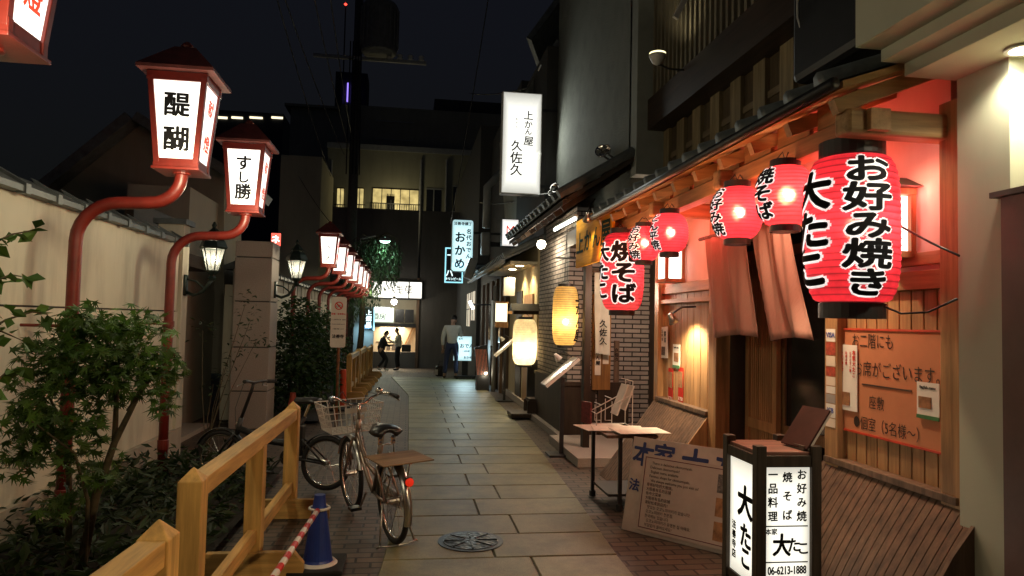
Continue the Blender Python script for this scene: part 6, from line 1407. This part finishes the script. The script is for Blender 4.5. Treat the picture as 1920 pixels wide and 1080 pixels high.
# far tower with a row of lit windows
tw = thing('distant_tower', 'distant dark high rise with one row of lit windows', 'building', (-50, 160, 0)); y = 160.
(p0, q0), (p1, _) = xz(395, 205, y), xz(532, 205, y); box('wall', (p0, y, -1), (p1, y+20, q0), plain('tower_dark', (.03, .035, .045), .6), tw)
for x0, x1 in ((409, 426), (434, 455), (468, 492), (509, 530)): (u0, v0), (u1, v1) = xz(x0, 218, y-.2), xz(x1, 223, y-.2); box('window', (u0, y-.2, v1), (u1, y-.02, v0), glow('tower_window', (1, .85, .55), .9), tw)
# utility pole with transformer, lamp arm
pp = on(655, 560, Y=27); t = thing('utility_pole', 'tall dark concrete utility pole with transformer and insulators', 'utility pole', (pp.x, 27, GZ))
MB().tube([(pp.x, 27, GZ), (pp.x, 27, 16)], [.2, .15], 14).build('pole', plain('pole_concrete', (.075, .075, .07), .8, scale=12), t, smooth=True)
c = on(712, 55, Y=26.6); MB().lathe([(.6, -.95), (.66, -.9), (.66, .85), (.6, .95), (.2, 1.0)], c, 24).build('transformer', plain('transformer_grey', (.16, .16, .15), .5), t)
fn = MB()
for i in range(20): a_ = 2*math.pi*i/20; fn.box((c.x+.7*math.cos(a_)-.02, c.y+.7*math.sin(a_)-.02, c.z-.7), (c.x+.7*math.cos(a_)+.02, c.y+.7*math.sin(a_)+.02, c.z+.75))
fn.build('cooling_fins', plain('fin_grey', (.18, .18, .17), .5), t)
MB().beam((pp.x-1.6, 26.8, c.z-1.1), (pp.x+2.6, 26.8, c.z-1.1), .12, .12).build('crossarm', grey_plastic, t)
for i in range(4): MB().lathe([(.05, 0), (.12, .05), (.06, .12), (.12, .17), (.05, .24)], (pp.x+1.2+.4*i, 26.8, c.z-1.05), 12).build('insulator', white_plastic, t, smooth=True)
for i in range(5): MB().tube([(pp.x-.25+.12*i, 26.75, on(668, 330, Y=27).z), (pp.x-.25+.1*i, 26.75, 12)], .025, 6).build('cable_riser', black_plastic, t)
(u0, v0) = xz(722, 451, 26); t = thing('green_street_light', 'street light with a greenish glowing head before the willow', 'street light', (u0, 26, v0))
MB().tube([(pp.x+.15, 26.9, v0-.6), (pp.x+.4, 26.6, v0+.1), (u0-.35, 26, v0+.15)], .03, 8).build('arm', grey_plastic, t, smooth=True)
Rm = np.array(Vector((0, -.2, 1)).to_track_quat('Z', 'Y').to_matrix()); MB().lathe([(.02, .12), (.16, .09), (.22, .0)], (u0, 26, v0), 18, R=Rm, cap=False).build('head', grey_plastic, t, smooth=True)
MB().lathe([(.01, -.1), (.14, -.07), (.2, .0)], (u0, 26, v0), 18, R=Rm).build('lens', glow('green_lens', (.55, 1, .75), 6), t, smooth=True)
lamp('street_light', 'SPOT', (u0, 25.9, v0-.15), 45, (.6, 1, .78), .1, (u0, 25.5, 0), 150, .6)
# vertical purple neon far off
(u0, v0), (u1, v1) = xz(651, 155, 60), xz(653, 190, 60); t = thing('purple_neon', 'thin purple neon strip far off behind the utility pole', 'neon', (u0, 60, v1)); MB().box((u0, 60, v1), (u1, 60.2, v0)).build('tube', glow('purple_glow', (.3, .2, 1), .8), t); MB().box((u0-1, 60.3, -1), (u1+1.5, 63, v0+1)).build('tower', plain('neon_tower', (.02, .022, .028), .7), t)
p = on(648, 8, Y=60); t = thing('red_beacon', 'tiny red beacon light at the top of the photo', 'lamp', p); MB().lathe([(.01, -.12), (.14, 0), (.01, .12)], p, 12).build('bulb', glow('red_glow', (1, .05, .03), 2), t); MB().tube([p-Vector((0, -.1, 0)), (p.x, 60.4, 5)], .06, 6).build('mast', black_metal, t)
# willow
t = thing('willow_tree', 'weeping willow with hanging strands in front of the long white sign', 'tree', (-.9, 26.8, GZ))
mb = MB(); base = Vector((on(672, 640, Y=26.8).x, 26.8, GZ)); top = on(700, 450, Y=26.8)
limb(mb, [base, base+Vector((.1, 0, 1.5)), Vector((top.x-.3, 26.8, top.z-.8)), top], .14, .05); lf = MB()
for i in range(120):
    px = 648+100*random.random(); py = 440+(55 if px > 690 else 80)*random.random()
    s = on(px, py, Y=25.9+1.6*random.random()); L = (.5+1.0*random.random()) if px > 715 else .8+1.6*random.random()
    if i % 5 == 0: limb(mb, [top, (top+s)/2+Vector((0, 0, .25)), s], .03, .008, 5)
    n = int(L/.05)
    for j in range(n):
        q = s+Vector((.12*math.sin(j*.25+i), .0, -j*.05)); leaf_cloud(lf, [q+Vector(rng.normal(size=3)*.035)], .15, 'lance', 1.3)
mb.build('trunk', bark, t, smooth=True); lf.build('foliage', leaf_willow, t)
# wires
for i, (a_, b_, ya, yb, lab) in enumerate((((915, 0), (845, 420), 16, 24, 'single wire running down from the top of the photo left of the tall white sign'), ((520, 0), (620, 330), 14, 27, 'overhead wire crossing the night sky, leftmost of the bundle'), ((535, 0), (650, 300), 14, 27, 'overhead wire crossing the night sky, second of the bundle'),
        ((590, 0), (655, 280), 14, 27, 'overhead wire crossing the night sky, third of the bundle'), ((620, 0), (660, 260), 14, 27, 'overhead wire closest to the utility pole'), ((560, 330), (640, 440), 30, 27, 'sagging wire over the olive apartment block'), ((1060, 140), (880, 175), 12, 20, 'wire running from the stucco wall past the top of the tall white sign'), ((1060, 345), (900, 380), 12, 20, 'thin cable stretched below the tall white sign'))):
    A_, B_ = on(*a_, Y=ya), on(*b_, Y=yb); ps = [A_.lerp(B_, q)-Vector((0, 0, .5*4*q*(1-q)*.3)) for q in np.linspace(0, 1, 13)]
    if a_[1] == 0: ps = [A_+(A_-B_)*.3]+ps
    tag(MB().tube(ps, .014, 5).build('overhead_wire', black_plastic, smooth=True), lab, 'wire', 'overhead wires')
# neighbouring house edge right of the tall sign
rh = thing('pale_gable_house', 'pale house with slanted roof edge above the tall white sign', 'house', (2.6, 14, 4)); y = 13.5
P_ = [on(1015, 120, Y=y), on(1060, 60, Y=y), on(1075, 60, Y=y), on(1075, 380, Y=y), on(1000, 380, Y=y), on(985, 175, Y=y)]
MB().prism([(p.x, p.z) for p in P_], (0, y, 0), EX, EZ, EY, 4).build('wall', stained('pale_gable', (.3, .3, .25), (.2, .2, .17), .85, 30, .2), rh)
A_, B_ = on(1005, 110, Y=y-.3), on(1060, 35, Y=y-.3); MB().beam(A_, B_, 1.2, .12, (0, .3, 1)).build('roof', tile_grey, rh)
p = on(1036, 110, Y=12.8); MB().beam(p+Vector((-.15, 0, -.25)), p+Vector((.15, 0, .25)), .3, .25).build('vent_hood', grey_plastic, rh)

# ================================================================== PEOPLE
skin = plain('skin', (.42, .25, .17), .55, var=.08, bmp=0); hair_m = plain('black_hair', (.012, .01, .009), .5, var=.3)
def skinned(name, chains, mat, parent, sub=1):
    """one continuous surface grown round a skeleton; chains: lists of (point, radius), points reused by position are joined"""
    idx = {}; vs = []; rs = []; es = []
    for ch in chains:
        prev = None
        for p, r_ in ch:
            kk = tuple(round(q, 4) for q in p)
            if kk not in idx: idx[kk] = len(vs); vs.append(kk); rs.append(r_)
            if prev is not None and prev != idx[kk]: es.append((prev, idx[kk]))
            prev = idx[kk]
    me = bpy.data.meshes.new(name); me.from_pydata(vs, es, []); o = bpy.data.objects.new(name, me); COL.objects.link(o)
    m = o.modifiers.new('skin', 'SKIN'); m.use_smooth_shade = True
    for i, v_ in enumerate(me.skin_vertices[0].data): q = rs[i]; v_.radius = (q, q) if not hasattr(q, '__len__') else q; v_.use_root = (i == 0)
    s = o.modifiers.new('sub', 'SUBSURF'); s.levels = sub; s.render_levels = sub
    dg = bpy.context.evaluated_depsgraph_get(); m2 = bpy.data.meshes.new_from_object(o.evaluated_get(dg)); o.modifiers.clear(); o.data = m2; bpy.data.meshes.remove(me)
    m2.materials.clear(); m2.materials.append(mat); m2.polygons.foreach_set('use_smooth', [True]*len(m2.polygons)); o.parent = parent; return o
def person(label, loc, rz, J, shirt, trousers, shoes, hairlen=0, height=1.7, female=False, group=None):
    """J: joints in a 1.7 m frame, x right, y forward, z up"""
    t = thing('person', label, 'person', loc); t.rotation_euler = (0, 0, rz); k = height/1.7; t.scale = (k, k, k)
    g = lambda n: J[n]
    head, neck, chest, waist, pel = J['head'], J['neck'], J['chest'], J['waist'], J['pelvis']
    def mid(a, b_, q=.5): return tuple(a[i]+(b_[i]-a[i])*q for i in range(3))
    body = [[(pel, .13), (waist, .115), (chest, .13), (neck, .055), (mid(neck, head, .45), .055)]]
    hd = V(*head); nk = V(*neck); up = hd-nk; up /= np.linalg.norm(up)
    body[0] += [(tuple(hd-up*.05), .075), (tuple(hd+up*.03), .092), (tuple(hd+up*.1), .06)]
    for s in ('l', 'r'):
        sh, el, wr, ha = g('sh'+s), g('el'+s), g('wr'+s), g('ha'+s)
        body.append([(chest, .13), (sh, .06), (el, .042), (wr, .03), (mid(wr, ha, .45), (.03, .018))])
        w = V(*wr); h_ = V(*ha); dd = (h_-w)/np.linalg.norm(h_-w); sd = np.cross(dd, V(0, 1, .3)); sd /= np.linalg.norm(sd); pm = mid(wr, ha, .45); cv = np.cross(sd, dd)
        for i, (o_, L) in enumerate(((-.03, .075), (-.01, .088), (.01, .083), (.03, .065))): a_ = V(*pm)+sd*o_+dd*.045; body.append([(pm, (.03, .018)), (tuple(a_), .009), (tuple(a_+dd*L*.55+cv*.008), .008), (tuple(a_+dd*L*.85+cv*.03), .007)])
        a_ = V(*pm)+sd*.042; body.append([(pm, (.03, .018)), (tuple(a_), .011), (tuple(a_+dd*.04+cv*.02), .009)])
        hp, kn, an, toe = g('hp'+s), g('kn'+s), g('an'+s), g('to'+s)
        body.append([(pel, .13), (hp, .085), (kn, .055), (an, .038), (toe, .03)])
    b = skinned('body', body, skin, t)
    # face: nose, eyes, mouth, ears as one piece of the head
    fd = J.get('face', (0, 1, 0)); fd = V(*fd); fd = fd-up*fd.dot(up); fd /= np.linalg.norm(fd); rt = np.cross(fd, up); H0 = hd+up*.02
    fm = MB(); nz = H0+fd*.09; fm.add([nz-rt*.014-up*.03, nz+rt*.014-up*.03, nz+up*.02, nz+fd*.022-up*.022], [(0, 1, 3), (1, 2, 3), (2, 0, 3)]); fm.build('nose', skin, t)
    for s in (-1, 1):
        fm = MB().lathe([(.004, -.03), (.014, -.01), (.016, .012), (.006, .03)], H0+rt*s*.088, 8); fm.build('ear', skin, t, smooth=True)
        fm = MB().lathe([(.001, -.007), (.009, 0), (.001, .007)], H0+fd*.084+rt*s*.03+up*.012, 8); fm.build('eye', ink, t)
    MB().beam(H0+fd*.082-rt*.022-up*.055, H0+fd*.082+rt*.022-up*.055, .012, .008).build('mouth', plain('lip', (.3, .12, .1), .5, bmp=0), t)
    # clothes
    ss = [[(mid(pel, waist, -.1), .165), (mid(pel, waist, .4), .155), (waist, .14), (chest, .155), (mid(chest, neck, .75), .085)]]
    for s in ('l', 'r'): ss.append([(chest, .155), (g('sh'+s), .077), (g('el'+s), .058), (mid(g('el'+s), g('wr'+s), .85), .044)])
    skinned('shirt', ss, shirt, t)
    tt = [[(mid(pel, waist, .8), .142), (pel, .152)]]
    for s in ('l', 'r'): tt.append([(pel, .152), (g('hp'+s), .1), (g('kn'+s), .072), (mid(g('kn'+s), g('an'+s), .92), .06)])
    skinned('trousers', tt, trousers, t)
    for s in ('l', 'r'): skinned('shoe', [[(tuple(V(*g('an'+s))-V(0, 0, .03)), .05), (mid(g('an'+s), g('to'+s), .6), .045), (g('to'+s), .036)]], shoes, t)
    hm = [[(tuple(hd+up*.1+fd*.02), .062), (tuple(hd+up*.075-fd*.02), .09), (tuple(hd+up*.02-fd*.04), .09), (tuple(hd-fd*.05-up*.04), .07)]]
    if hairlen: hm[0] += [(tuple(hd-fd*.06-up*hairlen*.6), .06), (tuple(hd-fd*.07-up*hairlen), .035)]
    skinned('hair', hm, hair_m, t)
    return t
shirt_w = plain('white_shirt', (.6, .6, .52), .8, var=.06, bmp=.03); navy = plain('navy_trousers', (.03, .04, .09), .8, var=.15); blackc = plain('black_clothes', (.014, .014, .017), .8, var=.2)
blk = plain('black_leather', (.012, .012, .012), .4); whs = plain('white_sole', (.5, .5, .46), .6)
# man with his back to us, head bowed
m1 = on(843, 706, Z=0)
J = dict(head=(.02, .16, 1.56), neck=(0, .07, 1.43), chest=(0, .02, 1.24), waist=(0, 0, 1.05), pelvis=(0, 0, .93), shl=(-.19, .03, 1.36), shr=(.19, .03, 1.36), ell=(-.25, -.02, 1.08), wrl=(-.25, .04, .84), hal=(-.25, .08, .68), elr=(.24, .06, 1.1), wrr=(.17, .28, 1.0), har=(.12, .42, 1.02),
         hpl=(-.1, 0, .88), knl=(-.15, .03, .49), anl=(-.19, -.02, .09), tol=(-.2, .15, .04), hpr=(.1, 0, .88), knr=(.11, .05, .49), anr=(.12, -.02, .09), tor=(.15, .15, .04), face=(.1, .9, -.3))
pm_ = person('man seen from behind in white shirt and navy trousers, head bowed', (m1.x, 19.3, 0), math.radians(-8), J, shirt_w, navy, blk, height=1.74)
# man side-on holding a phone
q = on(745, 694, Y=28)
J2 = dict(head=(0, .07, 1.57), neck=(0, .0, 1.43), chest=(0, -.02, 1.24), waist=(0, -.02, 1.05), pelvis=(0, -.02, .93), shl=(-.19, 0, 1.36), shr=(.19, 0, 1.36), ell=(-.22, .06, 1.1), wrl=(-.13, .28, 1.17), hal=(-.06, .4, 1.25), elr=(.22, .05, 1.1), wrr=(.14, .26, 1.14), har=(.08, .38, 1.22),
          hpl=(-.09, 0, .88), knl=(-.1, .04, .49), anl=(-.1, -.02, .09), tol=(-.11, .15, .04), hpr=(.09, 0, .88), knr=(.1, .03, .49), anr=(.11, -.04, .09), tor=(.12, .13, .04), face=(0, 1, -.15))
person('man in profile in white shirt and dark trousers looking at his phone', (q.x, 28, gz(28)), math.radians(80), J2, shirt_w, blackc, blk, height=1.68)
d = thing('shoulder_bag', 'dark shoulder bag hanging behind the man with the phone', 'bag', (q.x+.2, 28.1, gz(28)+.75)); MB().box((q.x+.14, 28.0, gz(28)+.74), (q.x+.5, 28.14, gz(28)+1.02)).build('body', blk, d, bevel=.03); MB().tube([(q.x+.2, 28.07, gz(28)+1.02), (q.x+.02, 28.07, gz(28)+1.4)], .012, 6).build('strap', blk, d)
ph = thing('mobile_phone', 'mobile phone held up in front of the man in profile', 'phone', (q.x-.42, 28.0, gz(28)+1.22)); MB().box((q.x-.45, 27.96, gz(28)+1.2), (q.x-.435, 28.04, gz(28)+1.34)).build('case', black_plastic, ph, bevel=.004); MB().box((q.x-.4348, 27.965, gz(28)+1.21), (q.x-.433, 28.035, gz(28)+1.33)).build('screen', glow('phone_screen', (.7, .85, 1), .8), ph)
# woman leaning / bowing
q = on(714, 697, Y=27.3)
J3 = dict(head=(.0, .2, 1.5), neck=(0, .1, 1.37), chest=(0, .05, 1.19), waist=(0, -.0, 1.0), pelvis=(0, -.06, .88), shl=(-.17, .06, 1.3), shr=(.17, .06, 1.3), ell=(-.2, .14, 1.04), wrl=(-.12, .34, 1.0), hal=(-.06, .48, 1.06), elr=(.2, .16, 1.04), wrr=(.13, .36, 1.02), har=(.08, .5, 1.08),
          hpl=(-.09, -.05, .83), knl=(-.12, .16, .47), anl=(-.12, -.12, .12), tol=(-.12, .04, .04), hpr=(.09, -.05, .83), knr=(.1, .22, .47), anr=(.1, .12, .09), tor=(.1, .3, .04), face=(0, .9, -.4))
person('woman in black clothes leaning forward with both hands out', (q.x, 27.3, gz(27.3)), math.radians(-75), J3, blackc, blackc, whs, .12, 1.6)
# bag on the ground next to the first man
p = on(822, 697, Z=0); d = thing('black_bag', 'black bag standing on the ground left of the man seen from behind', 'bag', (p.x, p.y, 0)); MB().box((p.x-.16, 20, 0), (p.x+.14, 20.2, .3)).build('body', blk, d, bevel=.05); MB().tube([(p.x-.08, 20.1, .29), (p.x-.06, 20.1, .42), (p.x+.05, 20.1, .42), (p.x+.07, 20.1, .29)], .012, 6).build('handle', blk, d, smooth=True); MB().box((p.x-.18, 19.97, .05), (p.x-.1, 19.999, .2)).build('white_patch', white_plastic, d)
